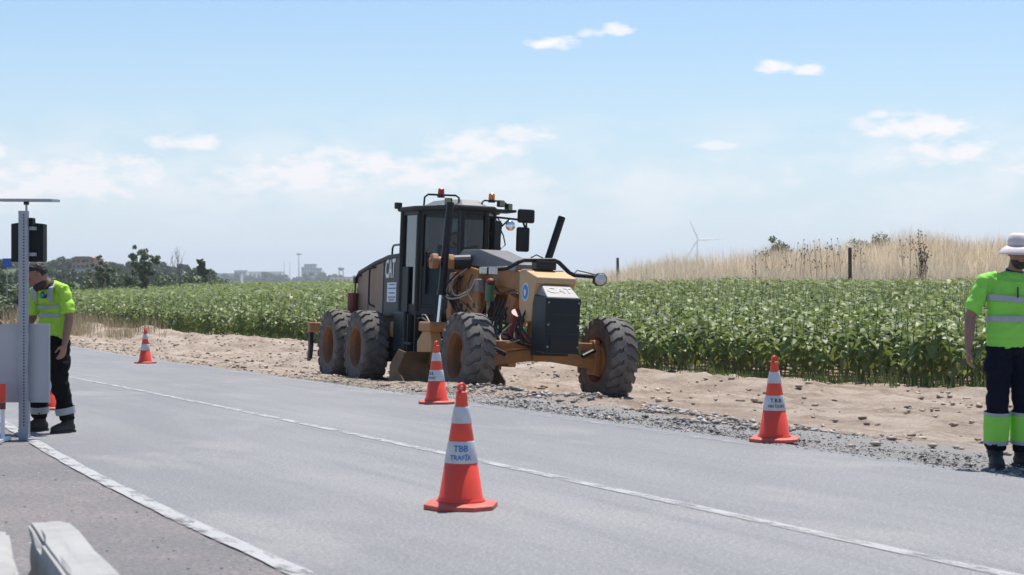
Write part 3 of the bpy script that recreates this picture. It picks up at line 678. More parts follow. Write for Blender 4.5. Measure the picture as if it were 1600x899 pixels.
    MB().tube([(-2.2, -.60, 2.1), (-2.15, -.34, 2.12)], .12, 14).build('linkage_motor', 'machine_dark', g)
    # lift cylinders
    def cyl(p0, p1, p2, r0, r1, name='lift_cylinder'):
        k = MB().tube([p0, p1], r0, 14).tube([Vv(p1) + (Vv(p1) - Vv(p0)).normalized() * -.06, p1], r0 * 1.18, 14).build(name, 'black_gloss', g)
        MB().tube([p1, p2], r1, 12).build('piston_rod', 'chrome', k); return k
    cyl((-2.2, -.69, 3.06), (-2.2, -.79, 1.57), (-2.2, -.83, .98), .062, .033)
    cyl((-2.2, 1.26, 2.93), (-2.2, 1.0, 2.1), (-2.2, .72, 1.0), .062, .033)
    cyl((-1.45, -.25, 1.22), (-.95, .02, 1.30), (-.6, .15, 1.36), .05, .028, 'side_shift_cylinder')
    # grey cover on top of the gooseneck
    q = MB(); secs = []
    for (x, zt, hw, zb) in ((-2.85, 2.16, .34, 2.10), (-2.62, 2.33, .34, 2.10), (-1.9, 2.32, .30, 2.05), (-.45, 2.06, .22, 1.95)):
        secs.append([Vv((x, -hw - .03, zb)), Vv((x, -hw * .8 - .03, zt)), Vv((x, hw * .8 - .03, zt)), Vv((x, hw - .03, zb))])
    q.rings(secs); q.build('gooseneck_cover', 'cover_dark', g, bevel=.01)
    # hoses
    hs = [([(-2.6, -.46, 1.95), (-2.45, -.62, 1.6), (-2.2, -.6, 1.52), (-1.8, -.5, 1.6), (-1.7, -.42, 1.8)], 'hose_pale', .013),
          ([(-2.3, -.45, 1.98), (-2.5, -.62, 1.72), (-2.35, -.62, 1.56), (-1.95, -.52, 1.56), (-1.75, -.4, 1.75)], 'hose', .015),
          ([(-2.1, -.40, 2.02), (-2.3, -.58, 1.8), (-2.1, -.6, 1.58), (-1.9, -.5, 1.62), (-1.8, -.4, 1.72)], 'hose_pale', .011),
          ([(-3.0, -.6, .98), (-3.1, -.85, 1.15), (-2.7, -.95, 1.2), (-2.4, -.9, 1.12)], 'hose', .015),
          ([(-2.95, -.5, .98), (-3.05, -.8, 1.22), (-2.6, -.9, 1.24), (-2.3, -.9, 1.05)], 'hose_pale', .010),
          ([(-.1, -.35, 1.2), (-.3, -.5, .98), (.0, -.55, .86), (.35, -.45, .92)], 'hose_pale', .010),
          ([(-.2, -.3, 1.25), (-.5, -.45, 1.0), (-.1, -.5, .88), (.3, -.4, .96)], 'hose', .016),
          ([(.2, -.3, 1.3), (.1, -.42, 1.1), (.25, -.42, .9)], 'hose', .018), ([(.3, -.3, 1.3), (.22, -.40, 1.1), (.38, -.40, .88)], 'hose', .016),
          ([(-1.1, -.3, 1.5), (-.9, -.34, 1.25), (-.6, -.3, 1.15), (-.3, -.3, 1.2)], 'hose', .02), ([(-1.3, -.25, 1.75), (-.9, -.28, 1.62), (-.4, -.26, 1.66), (.0, -.24, 1.55)], 'hose', .016)]
    rh = random.Random(4)
    for _ in range(9):
        x0 = rh.uniform(-.9, .35); hs.append(([(x0, -.28 + rh.uniform(-.06, .1), rh.uniform(1.25, 1.6)), (x0 - rh.uniform(.0, .2), -.40 + rh.uniform(-.05, .1), rh.uniform(1.0, 1.2)), (x0 + rh.uniform(.0, .25), -.42 + rh.uniform(-.05, .15), rh.uniform(.84, .98)), (x0 + .3, -.25, rh.uniform(.8, .95))], 'hose', rh.uniform(.012, .02)))
    for _ in range(6):
        x0 = rh.uniform(-2.7, -1.8); hs.append(([(x0, -.40, rh.uniform(1.85, 2.05)), (x0 + rh.uniform(-.2, .2), -.56 + rh.uniform(-.05, .08), rh.uniform(1.5, 1.75)), (x0 + rh.uniform(.1, .5), -.48, rh.uniform(1.3, 1.5)), (x0 + rh.uniform(.2, .7), -.40, rh.uniform(1.2, 1.4))], 'hose', rh.uniform(.011, .017)))
    for pts, m_, r_ in hs:
        P_ = [Vv(p) for p in pts]; sm = []
        for i in range(len(P_) - 1):                   # Catmull-Rom
            p0, p1, p2, p3 = P_[max(i - 1, 0)], P_[i], P_[i + 1], P_[min(i + 2, len(P_) - 1)]
            for t in (0, .25, .5, .75): sm.append(.5 * ((2 * p1) + (p2 - p0) * t + (2 * p0 - 5 * p1 + 4 * p2 - p3) * t * t + (3 * p1 - p0 - 3 * p2 + p3) * t ** 3))
        sm.append(P_[-1]); MB().tube(sm, r_, 6).build('hydraulic_hose', m_, g)
    MB().tube([(-1.22, -.34, 1.50), (-1.16, -.36, 1.76)], .075, 12).build('accumulator', 'green_part', g)
    MB().ball((-1.15, -.36, 1.80), (.075, .075, .05), 12, 6).build('accumulator_cap', 'tank_red', g)
    MB().box((-1.75, -.42, 1.62), (-1.55, -.32, 1.84)).build('control_valve', 'grey_cover', g, bevel=.02)
    MB().prism([(-.95, 1.30), (-.75, 1.62), (-.45, 1.55), (-.6, 1.28), (-.8, 1.1)], -.22, .1).build('bracket', 'cat_orange', g, bevel=.02)
    MB().tube([(-.30, -.28, 1.02), (-.10, -.30, 1.32)], .11, 14).build('red_reservoir', 'tank_red', g)
    MB().box((-.80, -.30, .84), (-.40, .2, 1.04)).build('steering_block', 'cat_orange', g, bevel=.03)
    # drawbar, circle, blade
    MB().prism([(.15, -.12), (.15, .08), (-1.3, .14), (-2.0, .62), (-2.2, .62), (-2.2, -.66), (-2.0, -.66), (-1.3, -.18)], .78, .92, 'z').build('drawbar', 'cat_orange', g, bevel=.015)
    MB().lathe([(.62, .66), (.76, .66), (.76, .78), (.62, .78)], 36, Matrix.Translation((-2.45, -.1, 0)), close=True).build('circle', 'cat_orange', g)
    MB().box((-2.62, -1.02, .98), (-2.05, -.60, 1.14)).build('lift_socket', 'cat_orange', g, bevel=.03)
    MB().prism([(-2.75, .45), (-2.78, .82), (-2.5, 1.0), (-2.15, 1.0), (-2.05, .8), (-2.1, .45)], -.98, -.80).build('blade_arm', 'cat_yellow', g, bevel=.02)
    MB().prism([(-2.75, .45), (-2.78, .82), (-2.5, 1.0), (-2.15, 1.0), (-2.05, .8), (-2.1, .45)], .35, .5).build('blade_arm', 'cat_yellow', g, bevel=.02)
    # moldboard: curved section swept between its two ends
    e0 = Vv((-1.75, -1.66, 0)); e1 = Vv((-3.15, .55, 0)); dirv = (e1 - e0).normalized(); fwd = Vv((-dirv.y, dirv.x, 0)); fwd = fwd if fwd.x > 0 else -fwd
    sec = []
    for k in range(13):
        a = -1.05 + 2.0 * k / 12; sec.append((-.36 * math.cos(a) + .30, .37 + .36 * math.sin(a) + .0))
    sec = sec + [(x - .03, z) for x, z in sec[::-1]]
    secs = [[p + fwd * x + Vv((0, 0, max(z, .06))) for x, z in sec] for p in [e0.lerp(e1, t / 8) for t in range(9)]]
    bl = MB().rings(secs).build('moldboard', 'blade_brown', g)
    MB().rings([[p + fwd * x + Vv((0, 0, z)) for x, z in ((.155, .11), (.135, .11), (.175, -.03), (.19, -.03))] for p in (e0, e1)]).build('cutting_edge', 'steel_edge', g)
    for p, s_ in ((e0, -1), (e1, 1)):
        MB().rings([[p + dirv * (s_ * t) + fwd * x + Vv((0, 0, z)) for x, z in ((-.10, .08), (.2, .02), (.2, .2), (.06, .38), (.20, .66), (.06, .70), (-.1, .45))] for t in (.0, .03)]).build('end_bit', 'blade_brown', g)
    # front axle
    MB().prism([(-.95, .50), (-.2, .60), (.2, .60), (.95, .50), (.95, .66), (.25, .78), (-.25, .78), (-.95, .66)], -.10, .10, 'x').build('front_axle', 'cat_orange', g, bevel=.02)
    MB().tube([(-.22, -.92, .84), (-.22, .92, .84)], .05, 10).build('tie_rod', 'cat_orange', g)
    MB().box((-.05, -.88, .80), (.06, .88, .90)).build('lean_bar', 'cat_orange', g, bevel=.015)
    for sd in (-1, 1):
        MB().prism([(-.14, .42), (-.14, .86), (-.06, .95), (.08, .95), (.15, .84), (.15, .42)], sd * .86, sd * .97).build('wheel_yoke', 'cat_orange', g, bevel=.025)
        k = MB().lathe([(.23, sd * .965), (.25, sd * .98), (.25, sd * 1.04), (.14, sd * 1.10)], 20, Matrix.Translation((0, 0, .645)), 'y').build('planetary_hub', 'cat_orange', g)
        MB().tube([(.12, sd * .86, .78), (.2, sd * .8, .78), (.24, sd * .62, .70)], .035, 8).build('steering_rod', 'machine_dark', g)
    MB().box((-.14, -.15, .62), (.14, .12, 1.25)).build('axle_pivot', 'cat_orange', g, bevel=.03)
    # nose
    q = MB()
    q.prism([(.02, 1.40), (.0, 1.91), (.05, 1.97), (.18, 1.97), (.68, 1.85), (.70, 1.76), (.64, 1.74), (.54, 1.45), (.48, 1.20), (.22, 1.18)], -.35, .28); q.build('nose', 'nose_yellow', g, bevel=.015)
    lg = MB().tube([(.27, -.356, 1.63), (.27, -.352, 1.63)], .135, 28).build('emblem', 'decal_white', g)
    MB().tube([(.27, -.3585, 1.63), (.27, -.3555, 1.63)], .115, 28).build('emblem_ring', 'decal_teal', lg)
    MB().tube([(.27, -.361, 1.63), (.27, -.3582, 1.63)], .085, 28).build('emblem_field', 'decal_blue', lg)
    MB().prism([(.245, 1.575), (.295, 1.575), (.32, 1.67), (.29, 1.645), (.27, 1.70), (.25, 1.645), (.22, 1.67)], -.3635, -.3608).build('emblem_device', 'decal_white', lg)
    # ballast box hung in front
    bx = MB(); y0, y1 = -.34, .25
    bx.add([(.52, y0, .78), (.52, y1, .78), (.98, y1 - .03, .74), (.98, y0 + .03, .74), (.52, y0, 1.60), (.52, y1, 1.60), (1.0, y1 - .02, 1.55), (1.0, y0 + .02, 1.55)],
           [(0, 1, 2, 3), (7, 6, 5, 4), (0, 4, 5, 1), (1, 5, 6, 2), (2, 6, 7, 3), (3, 7, 4, 0)]); bx.build('ballast_box', 'cab_blue', g, bevel=.02)
    tp = MB(); tp.add([(.54, y0 + .02, 1.602), (.54, y1 - .02, 1.602), (.98, y1 - .04, 1.557), (.98, y0 + .04, 1.557), (.60, y0 + .06, 1.75), (.60, y1 - .06, 1.75), (.66, y1 - .08, 1.75), (.66, y0 + .08, 1.75)],
                      [(0, 1, 2, 3), (7, 6, 5, 4), (0, 4, 5, 1), (1, 5, 6, 2), (2, 6, 7, 3), (3, 7, 4, 0)]); tp.build('ballast_lid', 'grey_cover', g, bevel=.008)
    vs, fs = text_mesh('CAT', .20, .002)
    def on_lid(v):
        t = .5 + v.y / .36; return Vv((.98 + (.66 - .98) * t + .004, -.04 + v.x, 1.557 + (1.75 - 1.557) * t + .006))
    mat('lid_print', (.34, .33, .325), .5, col2=(.24, .23, .22), scale=9, amount=.8); MB().add([on_lid(v) for v in vs], fs).build('lid_lettering', 'lid_print', g)
    MB().box((1.002, -.24, .80), (1.006, .16, .96)).build('maker_plate', 'black_gloss', g)
    for zz in (1.02, 1.30): MB().box((.985, -.29, zz), (1.002, .20, zz + .012)).build('box_seam', 'black_matt', g)
    for yy in (-.28, .19):
        for zz in (.84, 1.16, 1.48): MB().tube([(.98, yy, zz), (1.012, yy, zz)], .016, 6).build('bolt', 'grey_cover', g)
    MB().box((.4, -.3, .70), (.62, .22, .80)).build('ballast_mount', 'machine_dark', g, bevel=.01)
    # light bar
    MB().tube([(.2, -.96, 1.94), (.2, -.68, 1.96), (.2, -.62, 1.975), (.2, -.44, 2.07), (.2, -.36, 2.10), (.2, .12, 2.12), (.2, .20, 2.09), (.2, .38, 1.94), (.2, .46, 1.91), (.2, .86, 1.90)], .032, 10).build('light_bar', 'black_gloss', g)
    MB().box((.1, -.2, 1.97), (.3, .12, 2.10)).build('light_bar_mount', 'black_gloss', g, bevel=.01)
    k = MB().box((.17, -.95, 1.86), (.25, -.79, 1.98)).build('headlight', 'black_matt', g, bevel=.02); MB().box((.251, -.94, 1.87), (.257, -.80, 1.97)).build('lens', 'lamp_lens', k, bevel=.003)
    for sd, z in ((.86, 1.86),):
        k = MB().lathe([(.07, -.09), (.10, -.03), (.10, .03)], 8, Matrix.Translation((.24, sd, z)) @ Matrix.Rotation(R(22.5), 4, 'X') @ Matrix.Scale(1.15, 4, (0, 1, 0)), 'x').build('headlight', 'black_matt', g)
        MB().lathe([(.088, .031), (.08, .042), (.03, .048)], 8, Matrix.Translation((.24, sd, z)) @ Matrix.Rotation(R(22.5), 4, 'X') @ Matrix.Scale(1.15, 4, (0, 1, 0)), 'x').build('lens', 'lamp_lens', k)
    k = MB().box((.17, -1.06, 1.87), (.25, -.96, 1.97)).build('indicator', 'lamp_lens', g, bevel=.015)
    MB().tube([(.2, -.05, 2.14), (.16, -.15, 2.19), (.18, -.25, 2.14)], .010, 6).build('bar_cable', 'hose', g)
    MB().tube([(.2, .45, 1.93), (.2, .5, 1.985), (.2, .66, 1.96), (.2, .82, 1.93)], .009, 6).build('bar_cable', 'hose', g)
    return g
GRADER = build_grader()

# ------------------------------------------------------------------ traffic cones
mat('cone_orange', (.88, .055, .022), .5, col2=(.58, .07, .04), scale=7, amount=.75, bump=.12, bscale=25)
mat('cone_base', (.62, .075, .040), .6, col2=(.36, .13, .10), scale=12, amount=.75, bump=.2)
mat('cone_band', (.64, .64, .66), .4, col2=(.40, .39, .39), scale=11, amount=.75)
mat('cone_print_blue', (.05, .16, .42), .6)
mat('cone_print_dark', (.03, .035, .07), .6)
CH = .75
def cone_r(z): return .138 - (.138 - .030) * (z - .035) / (.70 - .035)
def make_cone(loc, yaw, label, lines, print_mat, text_yaw, scale=1.0, tilt=0.0):
    c = empty('traffic_cone', loc, None, (tilt, 0, yaw)); c.scale = (scale,) * 3
    tag(c, label, 'traffic cone', 'orange and white traffic cones along the road works')
    # octagonal foot with lifted pads at the corners
    b = MB(); n = 4
    foot = [(.225, .07), (.225, -.07), (.07, -.225), (-.07, -.225), (-.225, -.07), (-.225, .07), (-.07, .225), (.07, .225)]
    b.rings([[Vector((x, y, .004)) for x, y in foot[::-1]], [Vector((x, y, .030)) for x, y in foot[::-1]], [Vector((x * .80, y * .80, .042)) for x, y in foot[::-1]]]); b.build('base', 'cone_base', c, bevel=.004)
    MB().lathe([(.150, .038), (.142, .055), (cone_r(.07), .07), (cone_r(.275), .275), (cone_r(.28) - .004, .279), (cone_r(.40) - .004, .401), (cone_r(.41), .405), (cone_r(.555), .555), (cone_r(.56) - .003, .559), (cone_r(.645) - .003, .641), (cone_r(.65), .645), (.033, .685), (.034, .695), (.026, .70)], 36).build('body', 'cone_orange', c, smooth=True)
    for z0, z1 in ((.275, .405), (.512, .610)):
        MB().lathe([(cone_r(z0) + .0012, z0), (cone_r(z0) + .0022, z0 + .003), (cone_r(z1) + .0022, z1 - .003), (cone_r(z1) + .0012, z1)], 36).build('reflective_band', 'cone_band', c, smooth=True)
    # grip: ring on top
    q = MB(); rs = []
    for k in range(14):
        a = 2 * math.pi * k / 14; cc = Vector((math.cos(a) * .022, 0, .722 + math.sin(a) * .024)); dr = Vector((math.cos(a), 0, math.sin(a)))
        rs.append([cc + dr * .009 * math.cos(2 * math.pi * j / 6) + Vector((0, 1, 0)) * .016 * math.sin(2 * math.pi * j / 6) for j in range(6)])
    q.rings(rs, close=True); q.build('grip', 'cone_orange', c, smooth=True)
    for txt, size, zc in lines:
        vs, fs = text_mesh(txt, size, size * .022)
        P_ = []
        for v in vs:
            z = zc + v.y; r = cone_r(z) + .004; a = text_yaw - yaw + v.x / r; P_.append((r * math.sin(a), -r * math.cos(a), z))
        MB().add(P_, fs).build('lettering', print_mat, c)
    return c
def cone_at(px, py): return ground_at(px, py)
def on_road(px, py):
    Y = solveY(py); return Vector(((px - CX) / FPX * Y, Y, CAMZ - float(Hroad(Y))))
p = on_road(720, 794); make_cone(p, R(38), 'nearest and largest traffic cone, standing alone in the middle of the road', [('TBB', .052, .362), ('TRAFİK', .040, .309)], 'cone_print_blue', R(0), 1.0, .012)
p = on_road(1210, 690); make_cone(p, R(30), 'traffic cone on the right road edge nearest the worker in the white hat', [('T.B.B.', .046, .362), ('FEN İŞLERİ', .030, .312)], 'cone_print_dark', R(4))
p = on_road(682, 631); make_cone(p, R(52), 'traffic cone standing just in front of the near front tyre of the grader', [('T.B.B.', .046, .362), ('FEN İŞLERİ', .030, .312)], 'cone_print_dark', R(-52))
p = on_road(227, 568); make_cone(p, R(20), 'smallest, farthest traffic cone at the road edge left of the grader', [], 'cone_print_dark', 0, .98)
p = on_road(79, 640); make_cone(p, R(10), 'traffic cone mostly hidden behind the legs of the bowed worker', [], 'cone_print_dark', 0, .8)

# ------------------------------------------------------------------ kerb stones in the near left corner
mat('concrete', (.37, .36, .345), .9, col2=(.24, .23, .215), scale=4.5, amount=.7, bump=.6, bscale=22, bdist=.012)
def kerb(name, label, M, L_, W_, H_, seed):
    bm = bmesh.new(); bmesh.ops.create_cube(bm, size=1)
    for v in bm.verts: v.co = Vector((v.co.x * W_, v.co.y * L_, (v.co.z + .5) * H_))
    for v in bm.verts:                                   # chamfered upper edge of a kerb
        if v.co.z > H_ * .9 and v.co.x > 0: v.co.x -= W_ * .12
    bmesh.ops.bevel(bm, geom=list(bm.edges), offset=.014, segments=2, affect='EDGES')
    bmesh.ops.subdivide_edges(bm, edges=list(bm.edges), cuts=7, use_grid_fill=True)
    for v in bm.verts:
        n = vnoise(np.array([v.co.x * 23 + seed, v.co.y * 19]), np.array([v.co.z * 21 + seed, v.co.z * 17 + v.co.x * 11]))
        edge = (abs(v.co.x) > W_ * .40) + (abs(v.co.y) > L_ * .46) + (v.co.z > H_ * .93)
        v.co += (Vector((0, 0, H_ / 2)) - v.co).normalized() * float(n[0] * .022 + max(n[1] - .5, 0) * .20 * (edge > 1))
    me = bpy.data.meshes.new(name); bm.to_mesh(me); bm.free(); me.materials.append(MATS['concrete']); o = bpy.data.objects.new(name, me); COL.objects.link(o); o.matrix_world = M
    tag(o, label, 'kerb stone', 'pale concrete kerb stones lying in the near left corner'); return o
zc = gz(-1.7, 7)
kerb('kerb_stone', 'upright pale concrete kerb stone with a shaded left face, in the bottom left corner', Matrix.Translation((-1.64, 6.68, zc - .02)) @ Matrix.Rotation(R(19.5), 4, 'Z') @ Matrix.Rotation(R(1), 4, 'Y') @ Matrix.Rotation(R(-1), 4, 'X'), 1.7, .21, .37, 1.0)
kerb('kerb_stone', 'lower pale concrete kerb stone cut off by the bottom left picture edge', Matrix.Translation((-2.02, 6.90, zc - .02)) @ Matrix.Rotation(R(17.5), 4, 'Z') @ Matrix.Rotation(R(1), 4, 'Y'), 1.25, .25, .31, 5.0)

# ------------------------------------------------------------------ solar signal on its post, sign panel, barrier board
mat('galvanised', (.36, .38, .42), .45, .55, col2=(.26, .28, .32), scale=14, amount=.7, bump=.05)
mat('signal_case', (.006, .010, .012), .55, col2=(.010, .016, .018), scale=5, amount=.6, spec=.2)
mat('panel_grey', (.46, .47, .49), .5, .25, col2=(.40, .41, .43), scale=3, amount=.7)
mat('solar_cells', (.02, .03, .07), .15, coat=.5)
mat('hole_dark', (.02, .022, .026), .8)
pb = on_road(36, 687)
def build_signal():
    g = empty('solar_signal_post', pb); tag(g, 'perforated galvanised post carrying a dark signal box and a flat solar panel', 'signal post')
    k = pb.y / FPX; top = (687 - 330) * k
    post = MB()
    w, dp, t = 7.2 * k, .045, .004                       # C-section opening away from the road
    post.prism([(-w, 0), (w, 0), (w, dp), (w - .012, dp), (w - .012, dp - t), (w - t, dp - t), (w - t, t), (-w + t, t), (-w + t, dp - t), (-w + .012, dp - t), (-w + .012, dp), (-w, dp)], -.25, top, 'z')
    po = post.build('post', 'galvanised', g)
    hol = MB(); z = .12
    while z < top - .03:
        hol.box((-.0, -.0015, z), (.013, .001, z + .012)); z += .0275
    tag(hol.build('perforations', 'hole_dark', po), kind='stuff')
    MB().box((-w - .001, -.003, top - .02), (w + .001, dp + .002, top + .002)).build('post_cap', 'galvanised', po)
    # signal head, seen from behind
    x0, x1 = (9 - 36) * k, (60 - 36) * k; z0, z1 = (687 - 409) * k, (687 - 349) * k
    s = MB(); xm = .0; arc = []
    for i in range(9):
        u = i / 8; arc.append((x0 + (x1 - x0) * u, dp + .02 - .0 + .10 - .07 * math.sin(math.pi * u)))
    s.rings([[Vector((x, y, z0)) for x, y in arc] + [Vector((x1, dp + .26, z0)), Vector((x0, dp + .26, z0))], [Vector((x, y, z1 + .012 * math.sin(math.pi * i / 8))) for i, (x, y) in enumerate(arc)] + [Vector((x1, dp + .26, z1)), Vector((x0, dp + .26, z1))]])
    so = s.build('signal_box', 'signal_case', g, bevel=.008)
    MB().box((.03, dp, z1 - .03), (.075, dp + .10, z1 + .05)).build('bracket', 'signal_case', so, bevel=.008)
    for zz in (z0 + .05, z1 - .06): MB().box((-w - .006, -.002 + dp, zz), (w + .05, dp + .07, zz + .03)).build('clamp', 'galvanised', so)
    # lamp rings on the far side
    for zz in (z0 + .09, z1 - .09): MB().lathe([(.06, dp + .262), (.07, dp + .275), (.06, dp + .30), (.03, dp + .27)], 20, Matrix.Translation(((x0 + x1) / 2, 0, zz)), 'y').build('lamp', 'lamp_amber', so)
    zm = (687 - 314) * k
    MB().tube([(.025, .02, top - .25), (.025, .02, zm)], .010, 10).build('mast', 'galvanised', g)
    MB().box((.005, -.0, zm - .035), (.045, .04, zm - .005)).build('mast_clamp', 'black_matt', g)
    e = Matrix.Translation((.03, .10, zm + .008)) @ Matrix.Rotation(R(1.5), 4, 'X') @ Matrix.Rotation(R(.3), 4, 'Y')
    sp_ = MB().box((-.265, -.15, -.012), (.238, .15, .010), e).build('solar_panel', 'galvanised', g, bevel=.003)
    MB().box((-.25, -.135, .0105), (.224, .135, .0125), e).build('cells', 'solar_cells', sp_)
build_signal()
def build_panel():
    y = pb.y + .10; k = y / FPX; zg = gz((20 - CX) * k, y)
    x0, x1 = (-46 - CX) * k, (78 - CX) * k; z0, z1 = CAMZ - (629 - HY) * k, CAMZ - (506 - HY) * k
    g = empty('road_sign', ((x0 + x1) / 2, y, zg)); tag(g, 'plain grey back of a square road sign standing low behind the perforated post', 'road sign')
    w = (x1 - x0) / 2
    q = MB().box((-w, 0, z0 - zg), (w, .004, z1 - zg)).build('panel', 'panel_grey', g)
    for (a, b) in (((-w, z0 - zg), (w, z0 - zg + .02)), ((-w, z1 - zg - .02), (w, z1 - zg))): MB().box((a[0] - .002, -.012, a[1]), (b[0] + .002, -.001, b[1])).build('fold', 'panel_grey', q)
    MB().box((w - .02, -.0105, z0 - zg + .021), (w + .0015, -.001, z1 - zg - .021)).build('fold', 'panel_grey', q); MB().box((-w - .0015, -.0105, z0 - zg + .021), (-w + .02, -.001, z1 - zg - .021)).build('fold', 'panel_grey', q)
    for xx in (-w * .55, w * .42):
        for zz in (z0 - zg + .12, z1 - zg - .12): MB().tube([(xx, -.006, zz), (xx, .001, zz)], .009, 8).build('bolt', 'galvanised', q)
    for xx in (-w * .55, w * .42): MB().tube([(xx, .03, -.05), (xx, .03, z1 - zg - .02)], .02, 10).build('leg', 'galvanised', g)
build_panel()
def build_board():
    y = pb.y - .25; k = y / FPX; x = (4 - CX) * k; zg = gz(x, y)
    g = empty('barrier_board', (x - .3, y, zg)); tag(g, 'orange barrier board on a thin white leg at the left picture edge', 'barrier board')
    z1 = CAMZ - (600 - HY) * k - zg; z0 = CAMZ - (629 - HY) * k - zg
    q = MB().box((-.40, -.012, z0), (.325, .012, z1)).build('board', 'cone_orange', g, bevel=.004)
    for xx in (-.3, -.1): MB().add([(xx, -.0135, z0 + .004), (xx + .1, -.0135, z0 + .004), (xx + .18, -.0135, z1 - .004), (xx + .08, -.0135, z1 - .004)], [(0, 1, 2, 3)]).build('stripe', 'decal_white', q)
    for xx in (-.36, .30):
        MB().box((xx - .016, -.016, 0), (xx + .016, .016, z0 + .0), None).build('leg', 'decal_white', g, bevel=.003)
        MB().box((xx - .02, -.2, .0), (xx + .02, .2, .03)).build('foot', 'decal_white', g, bevel=.003)
        MB().box((xx - .022, -.018, z0 - .06), (xx + .022, .018, z0 - .002)).build('bracket', 'tank_red', g)
build_board()

# ------------------------------------------------------------------ people
mat('skin', (.30, .155, .10), .55, col2=(.24, .115, .075), scale=25, amount=.5, bump=.05, bscale=120)
mat('hi_vis', (.27, .68, .085), .85, col2=(.22, .56, .07), scale=8, amount=.6, bump=.25, bscale=14, bdist=.02)
mat('hi_vis_yellow', (.42, .72, .06), .85, col2=(.35, .62, .055), scale=8, amount=.6, bump=.25, bscale=14, bdist=.02)
mat('reflective', (.36, .39, .42), .4, col2=(.28, .31, .34), scale=20, amount=.6)
mat('navy_cloth', (.005, .007, .018), .9, spec=.15, col2=(.010, .012, .022), scale=10, amount=.6, bump=.3, bscale=16, bdist=.02)
mat('black_cloth', (.006, .006, .007), .9, spec=.15, col2=(.014, .013, .012), scale=9, amount=.6, bump=.3, bscale=16, bdist=.02)
mat('boot', (.010, .010, .010), .7, col2=(.045, .04, .034), scale=16, amount=.7)
mat('hair', (.012, .009, .007), .6, col2=(.03, .02, .014), scale=60, amount=.8, bump=.8, bscale=90)
mat('hat_cloth', (.66, .58, .56), .9, col2=(.52, .45, .44), scale=14, amount=.6, bump=.3, bscale=30)
mat('blue_cloth', (.08, .19, .66), .85, col2=(.06, .14, .5), scale=8, amount=.6)
mat('eye', (.03, .02, .015), .2)
mat('collar', (.03, .04, .07), .85)
Z3 = Vector((0, 0, 1))
def folds(freq, amp):
    def f(co): return (fbm(co[:, 0] * freq + co[:, 1] * freq * .7 + 9, co[:, 2] * freq * 1.6 + 4, 3) - .5) * amp
    return f
